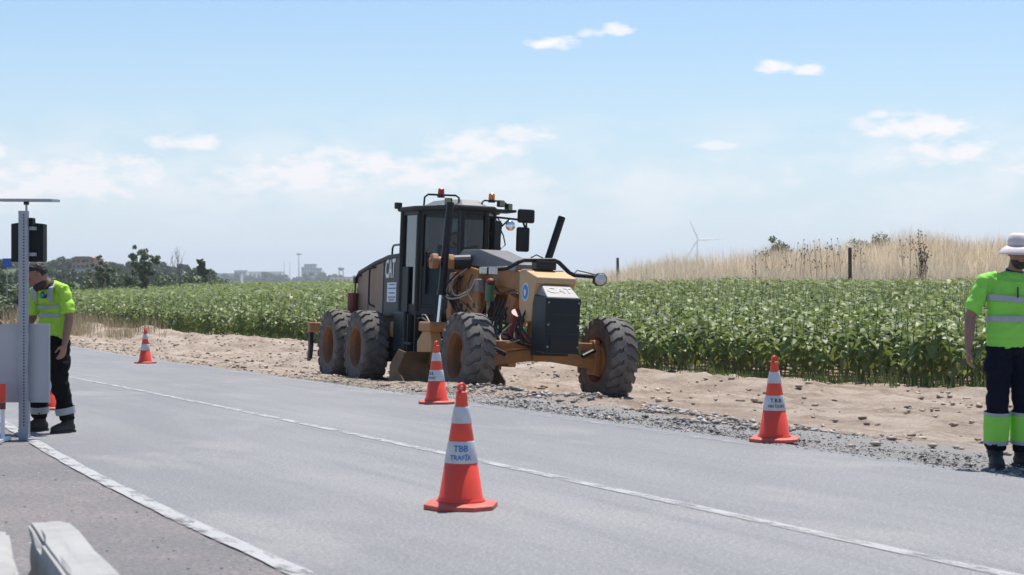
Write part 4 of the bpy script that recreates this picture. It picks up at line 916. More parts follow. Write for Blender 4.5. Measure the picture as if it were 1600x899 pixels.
def make_person(name, loc, yaw, J, label, mats, hat=False, hair=True, beard=True, bands=True, leg_band='short', scale=1.0, sitting=False):
    """J: joint positions, person faces +Y, right hand on +X"""
    P = empty(name, loc, None, (0, 0, yaw)); P.scale = (scale,) * 3
    tag(P, label, 'person'); Vv = lambda k: Vector(J[k])
    pel, ch, nk, hd = Vv('pelvis'), Vv('chest'), Vv('neck'), Vv('head')
    up = (nk - pel).normalized()
    def spine(t):                                        # quadratic through pelvis, chest, neck
        a, b, c = pel, ch * 2 - (pel + nk) / 2, nk
        return a * (1 - t) ** 2 + b * 2 * t * (1 - t) + c * t * t
    sh = (Vv('shR') - Vv('shL')).normalized()
    def torso(mb, ts, rad, pad):
        mb.loft([spine(t) for t in ts], [(r[0] + pad, r[1] + pad) for r in rad], sh, 24)
    TS = [-.14, 0, .18, .42, .66, .82, .92, 1.0]; TR = [(.155, .105), (.168, .118), (.158, .112), (.16, .115), (.182, .122), (.182, .112), (.13, .085), (.065, .06)]
    # ---- body: one skin
    b = MB(); torso(b, [t for t in TS], [(r[0] - .035, r[1] - .03) for r in TR], 0)
    b.loft([nk - (hd - nk) * .35, nk + (hd - nk) * .25, nk + (hd - nk) * .75], [(.062, .066), (.054, .058), (.05, .056)], sh, 16)
    hM = Matrix.Translation(hd) @ Euler(J.get('head_rot', (0, 0, 0))).to_matrix().to_4x4()
    hr = [(-.118, .026, .030, .052), (-.105, .046, .050, .038), (-.075, .058, .072, .020), (-.035, .068, .086, .008), (.01, .073, .094, .0), (.05, .075, .097, -.004), (.085, .066, .085, -.008), (.108, .045, .058, -.01), (.118, .02, .026, -.01)]
    def head_ring(dz, rx, ry, yo, n=20, pad=0.0): return [hM @ Vector(((rx + pad) * math.cos(2 * math.pi * k / n), yo + (ry + pad) * math.sin(2 * math.pi * k / n), dz)) for k in range(n)]
    b.rings([head_ring(*h) for h in hr])
    def hp(*p): return hM @ Vector(p)
    b.tube([hp(0, .086, .03), hp(0, .106, -.005), hp(0, .116, -.024), hp(0, .088, -.036)], [.010, .013, .017, .012], 8)
    b.tube([hp(-.045, .078, .032), hp(0, .093, .036), hp(.045, .078, .032)], .012, 8)
    b.tube([hp(-.022, .084, -.064), hp(0, .091, -.064), hp(.022, .084, -.064)], .009, 8)
    for s in (-1, 1): b.loft([hp(s * .072, -.004, -.03), hp(s * .080, -.006, .0), hp(s * .076, -.008, .03)], [(.010, .014), (.012, .02), (.010, .016)], hM.to_3x3() @ Vector((1, 0, 0)), 10)
    for s, q in ((1, 'R'), (-1, 'L')):
        S_, E, Wr = Vv('sh' + q), Vv('el' + q), Vv('wr' + q)
        b.tube([S_.lerp(nk, .25), S_, S_.lerp(E, .35), S_.lerp(E, .75), E, E.lerp(Wr, .25), E.lerp(Wr, .7), Wr], [.038, .044, .046, .044, .042, .043, .034, .027], 14)
        hdv = Vector(J['hand' + q][0]).normalized(); pn = Vector(J['hand' + q][1]); pn = (pn - hdv * pn.dot(hdv)).normalized(); lat = hdv.cross(pn) * 1.0
        tip_in = Vector(J['hand' + q][2]) if len(J['hand' + q]) > 2 else Vector((0, 1, 0))      # side the thumb lies on
        if lat.dot(tip_in) < 0: lat = -lat
        b.loft([Wr - hdv * .02, Wr + hdv * .03, Wr + hdv * .075, Wr + hdv * .098], [(.026, .020), (.036, .018), (.041, .016), (.038, .013)], lat, 14)
        curl = J.get('curl' + q, .5)
        for i, (off, ln) in enumerate(((.030, .072), (.010, .080), (-.011, .074), (-.030, .058))):
            p0 = Wr + hdv * .085 + lat * off; d = hdv.copy(); pts = [p0]
            for sgm in (.42, .33, .25):
                d = (d * math.cos(curl * .6) + pn * math.sin(curl * .6)).normalized(); pts.append(pts[-1] + d * ln * sgm)
            b.tube(pts, [.0095, .009, .0082, .0065], 8)
        p0 = Wr + hdv * .025 + lat * .028; b.tube([p0, p0 + (hdv * .6 + lat * .7 + pn * .25).normalized() * .038, p0 + (hdv * .6 + lat * .7 + pn * .25).normalized() * .038 + (hdv * .9 + lat * .15 + pn * .35).normalized() * .032, p0 + (hdv * .75 + lat * .4 + pn * .3).normalized() * .088], [.014, .012, .010, .008], 8)
    for q in 'RL': b.tube([Vv('hip' + q), Vv('kn' + q), Vv('an' + q)], [.07, .045, .03], 10)
    remeshed('body', b, .006, MATS['skin'], P, 4)
    for s in (-1, 1):
        e = MB(); e.ball(hp(s * .030, .084, .012), .0105, 8, 6); e.build('eye', 'eye', P, smooth=True)
    if hair:
        h = MB(); h.rings([head_ring(-.02, .066, .06, -.042), head_ring(.02, .072, .070, -.036, pad=.004), head_ring(.05, .074, .080, -.024, pad=.005), head_ring(.085, .068, .088, -.007, pad=.008), head_ring(.112, .046, .062, -.006, pad=.012), head_ring(.126, .02, .03, -.006, pad=.006)])
        remeshed('hair', h, .008, MATS['hair'], P, 2, folds(60, .012))
    if beard:
        h = MB(); h.rings([head_ring(-.128, .022, .026, .055), head_ring(-.112, .046, .050, .040, pad=.004), head_ring(-.085, .058, .068, .026, pad=.004), head_ring(-.055, .064, .072, .018, pad=.003)])
        remeshed('beard', h, .007, MATS['hair'], P, 2)
    if hat:
        h = MB(); h.rings([head_ring(.035, .080, .104, -.004, 28), head_ring(.085, .080, .10, -.006, 28), head_ring(.125, .072, .088, -.008, 28), head_ring(.140, .045, .055, -.008, 28)])
        ho = h.build('hat', 'hat_cloth', P, smooth=True)
        h = MB(); h.rings([head_ring(.048, .080, .104, -.004, 32), head_ring(.028, .115, .140, .0, 32), head_ring(-.008, .150, .172, .0, 32), head_ring(-.014, .150, .172, .0, 32), head_ring(.02, .112, .136, .0, 32), head_ring(.036, .076, .100, -.004, 32)], cap=False, close=True)
        h.build('brim', 'hat_cloth', ho, smooth=True)
    # ---- shirt
    s_ = MB(); torso(s_, [-.10, 0, .18, .42, .66, .82, .92, .985], [(.168, .118), (.168, .122), (.160, .116), (.160, .118), (.174, .122), (.172, .110), (.126, .086), (.074, .068)], .010)
    for q in 'RL':
        S_, E = Vv('sh' + q), Vv('el' + q)
        s_.tube([S_.lerp(nk, .45), S_, S_.lerp(E, .4), S_.lerp(E, .86)], [.048, .060, .064, .067], 16)
    shirt = remeshed('shirt', s_, .010, mats['shirt'], P, 3, folds(13, .036))
    c_ = MB(); c_.loft([nk - (hd - nk) * .22, nk + (hd - nk) * .12], [(.076, .074), (.066, .066)], sh, 18); c_.build('collar', 'collar', shirt, smooth=True)
    if bands:
        for t0, t1 in bands:
            k = MB(); ts = [t0, (t0 + t1) / 2, t1]; R_ = []
            for t in ts: R_.append((float(np.interp(t, TS, [r[0] for r in TR])) + .022, float(np.interp(t, TS, [r[1] for r in TR])) + .028))
            k.loft([spine(t) for t in ts], R_, sh, 28, cap=False); k.build('reflective_band', 'reflective', shirt, smooth=True)
    # ---- trousers
    t_ = MB(); t_.loft([spine(.16), spine(.05), spine(-.12), spine(-.2)], [(.138, .096), (.150, .108), (.168, .126), (.15, .12)], sh, 20)
    for q in 'RL':
        H_, K, A = Vv('hip' + q), Vv('kn' + q), Vv('an' + q)
        t_.tube([H_, H_.lerp(K, .25), H_.lerp(K, .7), K, K.lerp(A, .4), K.lerp(A, .84), K.lerp(A, .93)], [.095, .104, .09, .083, .08, .078, .074], 16)
    tr = remeshed('trousers', t_, .012, mats['trousers'], P, 3, folds(11, .045))
    for q in 'RL':
        K, A = Vv('kn' + q), Vv('an' + q)
        rng = {'short': [(.62, .78, 'reflective')], 'long': [(.18, .24, 'reflective'), (.24, .72, 'hi_vis'), (.72, .79, 'reflective')], None: []}[leg_band]
        for u0, u1, m_ in rng:
            k = MB(); k.tube([K.lerp(A, u0), K.lerp(A, (u0 + u1) / 2), K.lerp(A, u1)], [.100 - .008 * u0, .099 - .008 * u0, .098 - .008 * u1], 20, cap=False); k.build('leg_band', m_, tr, smooth=True)
    # ---- boots
    for q in 'RL':
        A = Vv('an' + q); fd = Vector(J.get('foot' + q, (0, 1, 0))).normalized(); sd = Vector((fd.y, -fd.x, 0)); g0 = Vector((A.x, A.y, A.z - .09))
        k = MB(); k.tube([A + Z3 * .10, A + Z3 * .04, A - Z3 * .02], [.062, .060, .058], 16)
        k.loft([g0 - fd * .075 + Z3 * .045, g0 - fd * .05 + Z3 * .048, g0 + fd * .04 + Z3 * .055, g0 + fd * .12 + Z3 * .045, g0 + fd * .18 + Z3 * .038, g0 + fd * .205 + Z3 * .034], [(.03, .036), (.044, .046), (.048, .055), (.053, .044), (.045, .036), (.022, .022)], sd, 16)
        bo = remeshed('boot', k, .009, MATS['boot'], P, 3)
        k = MB(); out = [(-.085, .02), (-.07, .042), (.02, .045), (.11, .053), (.17, .048), (.205, .026), (.205, -.026), (.17, -.048), (.11, -.053), (.02, -.045), (-.07, -.042), (-.085, -.02)]
        k.rings([[g0 + fd * x + sd * y + Z3 * z for x, y in out] for z in (0, .022)]); k.build('sole', 'black_matt', bo)
    return P, shirt, tr, spine, sh
STAND = dict(pelvis=(0, 0, .96), chest=(0, .0, 1.22), neck=(0, -.01, 1.47), head=(0, .025, 1.625), shR=(.185, -.01, 1.41), shL=(-.185, -.01, 1.41),
             elR=(.265, -.03, 1.13), elL=(-.265, -.03, 1.13), wrR=(.285, .05, .88), wrL=(-.285, .05, .88), handR=((0, .1, -1), (-1, 0, 0)), handL=((0, .1, -1), (1, 0, 0)),
             hipR=(.09, 0, .90), hipL=(-.09, 0, .90), knR=(.115, .02, .49), knL=(-.115, .02, .49), anR=(.13, -.02, .09), anL=(-.13, -.02, .09), footR=(.25, 1, 0), footL=(-.25, 1, 0))
# worker on the right, facing the camera
pr = on_road(1578, 727); pr.z = gz(pr.x, pr.y)
J = dict(STAND); J.update(shR=(.20, -.01, 1.41), shL=(-.20, -.01, 1.41), elR=(.30, -.03, 1.13), elL=(-.30, -.03, 1.13), wrR=(.345, .05, .89), wrL=(-.33, .05, .89), handR=((.08, .2, -1), (-1, .3, 0)), curlR=.8, anR=(.105, -.02, .09), anL=(-.105, -.02, .09), knR=(.105, .02, .49), knL=(-.105, .02, .49), neck=(-.04, -.01, 1.47), head=(-.06, .025, 1.625), head_rot=(R(-4), 0, R(-6)))
P1, sh1, tr1, sp1, _ = make_person('person', pr, R(180) + .12, J, 'worker in white bucket hat, green hi-vis polo and navy trousers at the right edge', dict(shirt=MATS['hi_vis'], trousers=MATS['navy_cloth']), hat=True, hair=False, bands=[(.26, .345), (.54, .625)], leg_band='long', scale=.995)
MB().box((-.004, .148, 1.28), (.006, .158, 1.36)).build('placket', 'collar', sh1)
# worker on the left, head bowed, turned to the picture's left
pl_ = on_road(84, 675); pl_.z = gz(pl_.x, pl_.y)
J = dict(STAND); J.update(pelvis=(0, 0, .93), chest=(0, -.02, 1.18), neck=(0, .08, 1.38), head=(.0, .185, 1.465), head_rot=(R(-30), 0, R(-38)), shR=(.19, .06, 1.32), shL=(-.19, .04, 1.335), elR=(.245, .05, 1.07), elL=(-.255, .03, 1.08), wrR=(.20, .24, .90), wrL=(-.27, .10, .83),
         handL=((.05, .25, -1), (1, .1, 0)), handR=((-.2, .5, -.8), (-1, 0, 0)), curlL=.6, hipR=(.09, 0, .87), hipL=(-.09, 0, .87), knR=(.16, .05, .48), knL=(-.14, .05, .48), anR=(.20, .0, .09), anL=(-.17, -.02, .09), footR=(.3, 1, 0), footL=(-.1, 1, 0))
P2, sh2, tr2, sp2, _ = make_person('person', pl_, R(180) - .62, J, 'bearded worker with bowed head in yellow hi-vis polo and black trousers behind the post', dict(shirt=MATS['hi_vis_yellow'], trousers=MATS['black_cloth']), bands=[(.28, .36), (.52, .60)], leg_band='short')
def braces(spine_f, shirt, pad=.034):
    for s in (-1, 1):
        k = MB(); rs = []
        for (x, t, yy) in ((.105, .60, .140), (.11, .72, .140), (.118, .85, .118), (.122, .93, .085), (.122, .98, .03)):
            c = spine_f(t); c2 = Vector((s * x, c.y + yy, c.z)); rs.append([c2 + Vector((-.024, 0, 0)), c2 + Vector((.024, 0, 0)), c2 + Vector((.024, -.02, -.006)), c2 + Vector((-.024, -.02, -.006))])
        k.rings(rs); k.build('reflective_brace', 'reflective', shirt)
braces(sp2, sh2)
c = sp2(.74); MB().tube([c + Vector((-.045, .128, 0)), c + Vector((-.045, .160, .004))], .030, 16).build('chest_emblem', 'collar', sh2)
MB().tube([c + Vector((-.045, .150, 0)), c + Vector((-.045, .1625, .004))], .020, 16).build('emblem_centre', 'decal_teal', sh2)
# someone just outside the frame, one hand laid on the sign
ps = Vector((pb.x - .62, pb.y + .42, 0)); ps.z = gz(ps.x, ps.y)
J = dict(STAND); J.update(elR=(.28, .14, 1.16), wrR=(.30, .40, 1.08), handR=((0.1, 1, -.25), (0, -.2, -1)), curlR=.7, head_rot=(R(-15), 0, 0))
zt = CAMZ - (506 - HY) * (pb.y + .10) / FPX
# facing the picture's right; wrist brought over the upper edge of the sign
yawp = R(-90); off = Matrix.Rotation(yawp, 3, 'Z') @ Vector((.30, .52, 0)); tx = (3 - CX) * (pb.y + .1) / FPX
ps = Vector((tx - off.x, pb.y + .13 - off.y, gz(ps.x, ps.y))); dz_ = zt - ps.z + .03
J['wrR'] = (.30, .40, dz_ + .02); J['elR'] = (.29, .10, max(dz_ + .04, 1.06)); 
make_person('person', ps, yawp, J, 'person outside the left edge, only fingers showing on top of the grey sign', dict(shirt=MATS['blue_cloth'], trousers=MATS['black_cloth']), bands=False, leg_band=None)
# operator in the cab
gm = GRADER.matrix_basis.copy()
seat = gm @ Vector((-3.78, -.02, 1.78))
J = dict(STAND); J.update(pelvis=(0, 0, .12), chest=(0, .0, .40), neck=(0, .06, .66), head=(0, .09, .815), shR=(.19, .05, .60), shL=(-.19, .05, .60), elR=(.27, .16, .36), elL=(-.27, .16, .36), wrR=(.18, .40, .32), wrL=(-.18, .40, .32), handR=((-.2, 1, 0), (0, 0, -1)), handL=((.2, 1, 0), (0, 0, -1)),
         hipR=(.09, .02, .08), hipL=(-.09, .02, .08), knR=(.13, .42, .08), knL=(-.13, .42, .08), anR=(.13, .52, -.31), anL=(-.13, .52, -.31))
make_person('person', seat, math.atan2(-.928, .372) - math.pi / 2, J, 'operator in blue shirt seated inside the grader cab', dict(shirt=MATS['blue_cloth'], trousers=MATS['black_cloth']), bands=False, leg_band=None, scale=.95)

# ------------------------------------------------------------------ crop of sunflowers not yet in bloom
mat('sunflower_leaf', (.138, .200, .032), .46, trans=.36, rnd=.55, spec=.36, col2=(.175, .19, .070), scale=.9, amount=.9)
mat('sunflower_leaf_old', (.16, .17, .045), .6, trans=.25, rnd=.4)
mat('sunflower_stem', (.13, .19, .055), .6, rnd=.25)
def leaf_geom(L_, W_, droop, fold, lod):
    """heart-shaped blade along +x, folded at the midrib, tip hanging"""
    if lod == 0:
        xs = [0, .22, .55, .82, 1.0]; ws = [.10, .48, .42, .2, 0]
        P_ = []
        for x, w in zip(xs, ws):
            z = -droop * x * x * L_
            P_ += [(x * L_ - (.06 * L_ if w > .4 and x < .3 else 0), -w * W_, z + fold * w * W_), (x * L_, 0, z), (x * L_ - (.06 * L_ if w > .4 and x < .3 else 0), w * W_, z + fold * w * W_)]
        F = []
        for i in range(4):
            a = i * 3
            F += [(a, a + 3, a + 1), (a + 1, a + 3, a + 4), (a + 1, a + 4, a + 2), (a + 2, a + 4, a + 5)]
        return np.array(P_), F
    P_ = [(0, 0, 0), (.38 * L_, -.48 * W_, -droop * .12 * L_ + fold * .3 * W_), (.38 * L_, .48 * W_, -droop * .12 * L_ + fold * .3 * W_), (L_, 0, -droop * L_)]
    return np.array(P_), [(0, 1, 2), (1, 3, 2)]
def rotm(az, pitch, roll):
    return np.array(Matrix.Rotation(az, 3, 'Z') @ Matrix.Rotation(-pitch, 3, 'Y') @ Matrix.Rotation(roll, 3, 'X'))
def plant_parts(seed, lod):
    """stem and list of leaves for one plant about 1.15 m tall"""
    r = random.Random(seed); h = r.uniform(1.0, 1.12); lean = (r.uniform(-.05, .05), r.uniform(-.05, .05))
    def at_h(z): t = z / h; return np.array([lean[0] * t * t, lean[1] * t * t, z])
    n = 5 if lod == 0 else 3
    sv = []; sf = []
    lev = [0, h * .5, h] if lod == 0 else [0, h]
    for i, z in enumerate(lev):
        c = at_h(z); rad = .016 - .007 * z / h
        for k in range(n): sv.append(c + [rad * math.cos(2 * math.pi * k / n), rad * math.sin(2 * math.pi * k / n), 0])
    for i in range(len(lev) - 1):
        for k in range(n):
            a, b_, c, d = i * n + k, i * n + (k + 1) % n, (i + 1) * n + (k + 1) % n, (i + 1) * n + k; sf += [(a, b_, c), (a, c, d)]
    leaves = []; nl = 20 if lod == 0 else (16 if lod == 1 else 9); az = r.uniform(0, 6.28)
    for i in range(nl):
        t = i / (nl - 1); az += 2.4 + r.uniform(-.4, .4); z = h * (.26 + .74 * t ** .85)
        if lod == 2: z = h * (.55 + .45 * t)
        size = (.118 + .098 * math.sin(math.pi * min(t * .9 + .12, 1))) * r.uniform(.75, 1.25) * (1.35 if lod == 2 else 1)
        if t > .85: size *= .62
        pitch = (-.35 + .75 * t + r.uniform(-.3, .25)) if t < .85 else r.uniform(.1, .6)
        pet = size * .45 * (1 if t < .85 else .3)
        LV, LF = leaf_geom(size, size * .86, r.uniform(.35, .9) if t < .85 else .2, r.uniform(.1, .35), min(lod, 1))
        # petiole rises, the blade hangs off its end
        Rm = rotm(az, pitch, r.uniform(-.35, .35)); pd = np.array([math.cos(az) * math.cos(.6), math.sin(az) * math.cos(.6), math.sin(.6)])
        c = at_h(z); LV = LV @ Rm.T + c + pd * pet
        k = len(LV)
        if lod == 0:
            LV = np.vstack([LV, c + [0, 0, .006], c - [0, 0, .006]]); LF = LF + [(k, k + 1, 1)]
        leaves.append((LV, LF, t))
    return np.array(sv), sf, leaves
def merge(parts):
    V_ = []; F = []; k = 0
    for v, f in parts: V_.append(v); F.append(np.array(f) + k); k += len(v)
    return np.vstack(V_), np.vstack(F)
def build_field():
    # plant positions in drills that follow the field edge
    pts = []; row = 0
    dfr = .25
    while dfr < 260:
        sp = .72 if dfr < 45 else 1.0
        step = .25 if dfr < 12 else (.33 if dfr < 45 else .55)
        Y = np.arange(10, 235, step * COS); Y = Y + RNG.normal(0, .06, len(Y)); X = XF(Y) + dfr / COS + RNG.normal(0, .09, len(Y))
        px = CX + FPX * X / Y; Ye = np.interp(px, _px, _Ye); ok = (px > -120) & (px < 1960) & (Y < Ye + 1)
        if row < 14: ok &= (RNG.random(len(Y)) > .06) & (fbm(X * 1.1, Y * 1.1, 2) > .22)
        pts.append(np.stack([X[ok], Y[ok], np.full(ok.sum(), dfr), px[ok]], -1)); dfr += sp; row += 1
    A = np.vstack(pts); Z = terrain(A[:, 0], A[:, 1]) - .06
    # the 300 that show largest: first drills, in view, not behind the machine
    vis = (A[:, 3] > 95) & (A[:, 3] < 1605) & ~((A[:, 3] > 610) & (A[:, 3] < 840))
    order = np.argsort(np.where(vis, A[:, 2] * 6 + A[:, 1] * .25, 1e9), kind='stable')[:300]; sel = np.zeros(len(A), bool); sel[order] = True
    tmpl = []
    for sd in range(6):
        sv, sf, lv = plant_parts(100 + sd, 0)
        me_s = bpy.data.meshes.new('stem'); me_s.from_pydata(sv.tolist(), [], sf); me_s.materials.append(MATS['sunflower_stem'])
        fv, ff = merge([(v, f) for v, f, t in lv]); me_f = bpy.data.meshes.new('foliage'); me_f.from_pydata(fv.tolist(), [], ff.tolist()); me_f.materials.append(MATS['sunflower_leaf'])
        ls = []
        for v, f, t in lv:
            m_ = bpy.data.meshes.new('leaf'); m_.from_pydata(v.tolist(), [], f); m_.materials.append(MATS['sunflower_leaf_old' if t < .16 else 'sunflower_leaf']); ls.append(m_)
        tmpl.append((me_s, me_f, ls))
    for j, i in enumerate(order):
        ms, mf, ls = tmpl[random.randrange(6)]
        e = bpy.data.objects.new('sunflower_plant', None); COL.objects.link(e); e.location = (A[i, 0], A[i, 1], Z[i]); e.rotation_euler = (random.uniform(-.05, .05), random.uniform(-.05, .05), random.uniform(0, 6.28)); s_ = random.uniform(.80, 1.14); e.scale = (s_, s_, s_)
        tag(e, 'green unopened sunflower plant in the front rows of the crop', 'sunflower plant', 'sunflower plants in the front rows')
        def part(n, m_): o = bpy.data.objects.new(n, m_); COL.objects.link(o); o.parent = e
        part('stem', ms)
        if A[i, 2] < .5 and A[i, 3] > 990:               # close enough to tell single leaves apart
            for m_ in ls: part('leaf', m_)
        else: part('foliage', mf)
    # the rest reads as one mass
    rest = np.where(~sel)[0]; dist = A[rest, 1]; VS = []; FS = []; k = 0; VT = []; FT = []; kt = 0
    for lod, lo, hi in ((0, 0, 46), (1, 46, 85), (2, 85, 999)):
        for sd in range(7):
            sv, sf, lv = plant_parts(200 + sd + 10 * lod, lod); fv, ff = merge([(v, f) for v, f, t in lv])
            ii = rest[(dist >= lo) & (dist < hi)]; ii = ii[sd::7]
            if not len(ii): continue
            a = RNG.uniform(0, 6.28, len(ii)); s_ = RNG.uniform(.78, 1.16, len(ii)) * (1.0 + .34 * (fbm(A[ii, 0] * .25, A[ii, 1] * .25, 2) - .5))
            ca, sa = np.cos(a) * s_, np.sin(a) * s_
            def place(v): return np.stack([ca[:, None] * v[None, :, 0] - sa[:, None] * v[None, :, 1] + A[ii, 0][:, None], sa[:, None] * v[None, :, 0] + ca[:, None] * v[None, :, 1] + A[ii, 1][:, None], v[None, :, 2] * s_[:, None] + Z[ii][:, None]], -1)
            VS.append(place(fv).reshape(-1, 3)); FS.append((np.array(ff)[None] + (np.arange(len(ii)) * len(fv))[:, None, None]).reshape(-1, 3) + k); k += len(ii) * len(fv)
            if lod < 2: VT.append(place(sv).reshape(-1, 3)); FT.append((np.array(sf)[None] + (np.arange(len(ii)) * len(sv))[:, None, None]).reshape(-1, 3) + kt); kt += len(ii) * len(sv)
    o = np_mesh('sunflower_crop', np.vstack(VS), np.vstack(FS), MATS['sunflower_leaf']); tag(o, 'wide green mass of young sunflowers filling the field behind the verge', 'crop', kind='stuff')
    t = np_mesh('stems', np.vstack(VT), np.vstack(FT), MATS['sunflower_stem'], o); tag(t, kind='stuff')
    print('field plants', len(A), 'tris', sum(len(f) for f in FS) + sum(len(f) for f in FT))
build_field()

# ------------------------------------------------------------------ grasses
mat('dry_grass', (.78, .68, .52), .8, trans=.45, rnd=.45, spec=.2, col2=(.56, .46, .32), scale=.6, amount=.9)
mat('dry_grass_tan', (.38, .31, .19), .8, trans=.3, rnd=.35, spec=.2)
mat('weed_green', (.13, .17, .05), .7, trans=.3, rnd=.4)
def blades(name, X, Y, hmin, hmax, w, m, label=None, cat=None, zoff=0.0, lean=.25, zf=terrain):
    n = len(X); Z = zf(X, Y) - .05 + zoff; h = RNG.uniform(hmin, hmax, n) * (.25 + 1.5 * fbm(X * .55 + 5, Y * .55, 3)); a = RNG.uniform(0, np.pi, n); la = RNG.uniform(0, 2 * np.pi, n); ln = np.abs(RNG.normal(0, lean, n)) * h
    dx, dy = np.cos(a) * w, np.sin(a) * w * .5; tx, ty = np.cos(la) * ln, np.sin(la) * ln
    V_ = np.empty((n, 5, 3)); V_[:, 0] = np.stack([X - dx, Y - dy, Z], -1); V_[:, 1] = np.stack([X + dx, Y + dy, Z], -1)
    mx, my, mz = X + tx * .35, Y + ty * .35, Z + h * .6
    V_[:, 2] = np.stack([mx + dx * .8, my + dy * .8, mz], -1); V_[:, 3] = np.stack([mx - dx * .8, my - dy * .8, mz], -1); V_[:, 4] = np.stack([X + tx, Y + ty, Z + h], -1)
    k = (np.arange(n) * 5)[:, None, None]; F = (np.array([(0, 1, 2), (0, 2, 3), (3, 2, 4)])[None] + k).reshape(-1, 3)
    return tag(np_mesh(name, V_.reshape(-1, 3), F, m), label, cat, kind='stuff')
def scatter_px(n, px0, px1, y0f, y1f):
    px = RNG.uniform(px0, px1, n); Ye = np.interp(px, _px, _Ye); Y = Ye + RNG.uniform(0, 1, n) ** 1.3 * (y1f - y0f) + y0f; return (px - CX) / FPX * Y, Y
X, Y = scatter_px(130000, 900, 1950, .5, 32); keep = fbm(X * .5, Y * .5, 3) + RNG.uniform(-.2, .2, len(X)) > .36
blades('dry_grass', X[keep], Y[keep], .5, 1.7, .011, MATS['dry_grass'], 'tall straw-coloured dry grass covering the low hill behind the crop', 'dry grass', lean=.28)
X, Y = scatter_px(16000, 1060, 1500, -1, 10)
blades('weeds', X, Y, .2, .75, .02, MATS['weed_green'], 'green weeds at the foot of the grassy hill', 'weeds')
# roadside tussocks at the far left end of the verge
def verge_pts(n, ya, yb, d0, d1, from_field=True):
    Y = RNG.uniform(ya, yb, n); X = (XF(Y) if from_field else XR(Y)) + RNG.uniform(d0, d1, n) / COS; return X, Y
X, Y = verge_pts(30000, 47, 92, -3.4, 1.0); keep = (fbm(X * .6, Y * .6, 3) + RNG.uniform(-.08, .08, len(X)) > .47 + .0012 * np.maximum(CX + FPX * X / Y - 150, -60) ) & (CX + FPX * X / Y < 260)
blades('roadside_grass', X[keep], Y[keep], .12, .85, .009, MATS['dry_grass_tan'], 'dry roadside grass at the far end of the verge, left of the smallest cone', 'dry grass')
X, Y = verge_pts(9000, 26, 60, -.5, .7); keep = fbm(X * .8, Y * .8, 3) > .40
blades('field_edge_weeds', X[keep], Y[keep], .08, .38, .011, MATS['weed_green'], 'low green and yellow weeds along the front edge of the crop', 'weeds')
Yl = RNG.uniform(38, 120, 26000); Xl = XL(Yl) - RNG.uniform(.6, 16, len(Yl)); keep = fbm(Xl * .3, Yl * .3, 3) > .35
blades('left_grass', Xl[keep], Yl[keep], .2, .9, .014, MATS['dry_grass_tan'], 'pale dry grass beyond the road behind the grey sign', 'dry grass')

# ------------------------------------------------------------------ loose stones
mat('stone_grey', (.25, .235, .22), .95, rnd=.75, bump=.4, bscale=30)
mat('stone_tan', (.34, .275, .215), .95, rnd=.45, bump=.4, bscale=30)
def stones(name, X, Y, smin, smax, m, label, zf, sink=.3, power=2.0):
    n = len(X); base = np.array([(1, 0, 0), (-1, 0, 0), (0, 1, 0), (0, -1, 0), (0, 0, 1), (0, 0, -1), (.62, .62, .5), (-.62, .62, .5), (.62, -.62, .5), (-.62, -.62, .5)], float)
    F0 = np.array([(0, 6, 8), (0, 2, 6), (2, 7, 6), (2, 1, 7), (1, 9, 7), (1, 3, 9), (3, 8, 9), (3, 0, 8), (6, 7, 4), (7, 9, 4), (9, 8, 4), (8, 6, 4), (0, 5, 2), (2, 5, 1), (1, 5, 3), (3, 5, 0)])
    s = smin + (smax - smin) * RNG.random(n) ** power; a = RNG.uniform(0, 6.28, n)
    V_ = base[None] * RNG.uniform(.45, 1.3, (n, 10, 1)) * s[:, None, None] * np.array([1, .75, .55]); ca, sa = np.cos(a)[:, None], np.sin(a)[:, None]
    x = V_[..., 0] * ca - V_[..., 1] * sa; y = V_[..., 0] * sa + V_[..., 1] * ca
    z = zf(X, Y)[:, None] + V_[..., 2] + (s * (.5 - sink))[:, None]
    W_ = np.stack([x + X[:, None], y + Y[:, None], z], -1)
    return tag(np_mesh(name, W_.reshape(-1, 3), (F0[None] + (np.arange(n) * 10)[:, None, None]).reshape(-1, 3), m), label, 'stones', kind='stuff')
def edge_pts(n, ya, yb, mu, sg):
    Y = RNG.uniform(ya, yb, n); d = RNG.normal(mu, sg, n); d = np.where(d < -.12, -d, d); return XR(Y) + d / COS, Y
X1, Y1 = edge_pts(6500, 17.5, 25, 1.35, .42); keep = (fbm(X1 * 1.6, Y1 * 1.6, 3) > .49)
X1, Y1 = X1[keep], Y1[keep]; h1 = RNG.random(len(X1)) < .45
stones('graded_clods', X1[h1], Y1[h1], .008, .055, MATS['stone_tan'], 'tan clods mixed into the windrow beside the grader', verge_z, power=3.4)
stones('broken_asphalt', X1[~h1], Y1[~h1], .008, .065, MATS['stone_grey'], 'windrow of dark broken asphalt lumps beside the grader', verge_z, power=3.4)
X2, Y2 = edge_pts(5200, 9, 24, .02, .30); k2 = fbm(X2 * 1.3, Y2 * 1.3, 3) > .42; X2, Y2 = X2[k2], Y2[k2]
stones('edge_rubble', X2, Y2, .004, .032, MATS['stone_grey'], 'fine grey rubble along the broken right edge of the road', lambda x, y: verge_z(x, y) + .01, power=3)
X3, Y3 = edge_pts(1500, 24, 52, .0, .30)
stones('edge_crumbs', X3, Y3, .006, .04, MATS['stone_tan'], 'pale stones along the road edge left of the grader', verge_z, power=3)
Y4 = RNG.uniform(14, 62, 9000); X4 = XR(Y4) + RNG.uniform(.03, 1, 9000) * (XF(Y4) - XR(Y4)); keep = fbm(X4 * .7, Y4 * .7, 3) > .42
stones('scattered_stones', X4[keep], Y4[keep], .006, .075, MATS['stone_tan'], 'pale stones and clods scattered over the bare verge', verge_z, power=6)
X6, Y6 = edge_pts(14000, 9, 30, .25, .55)
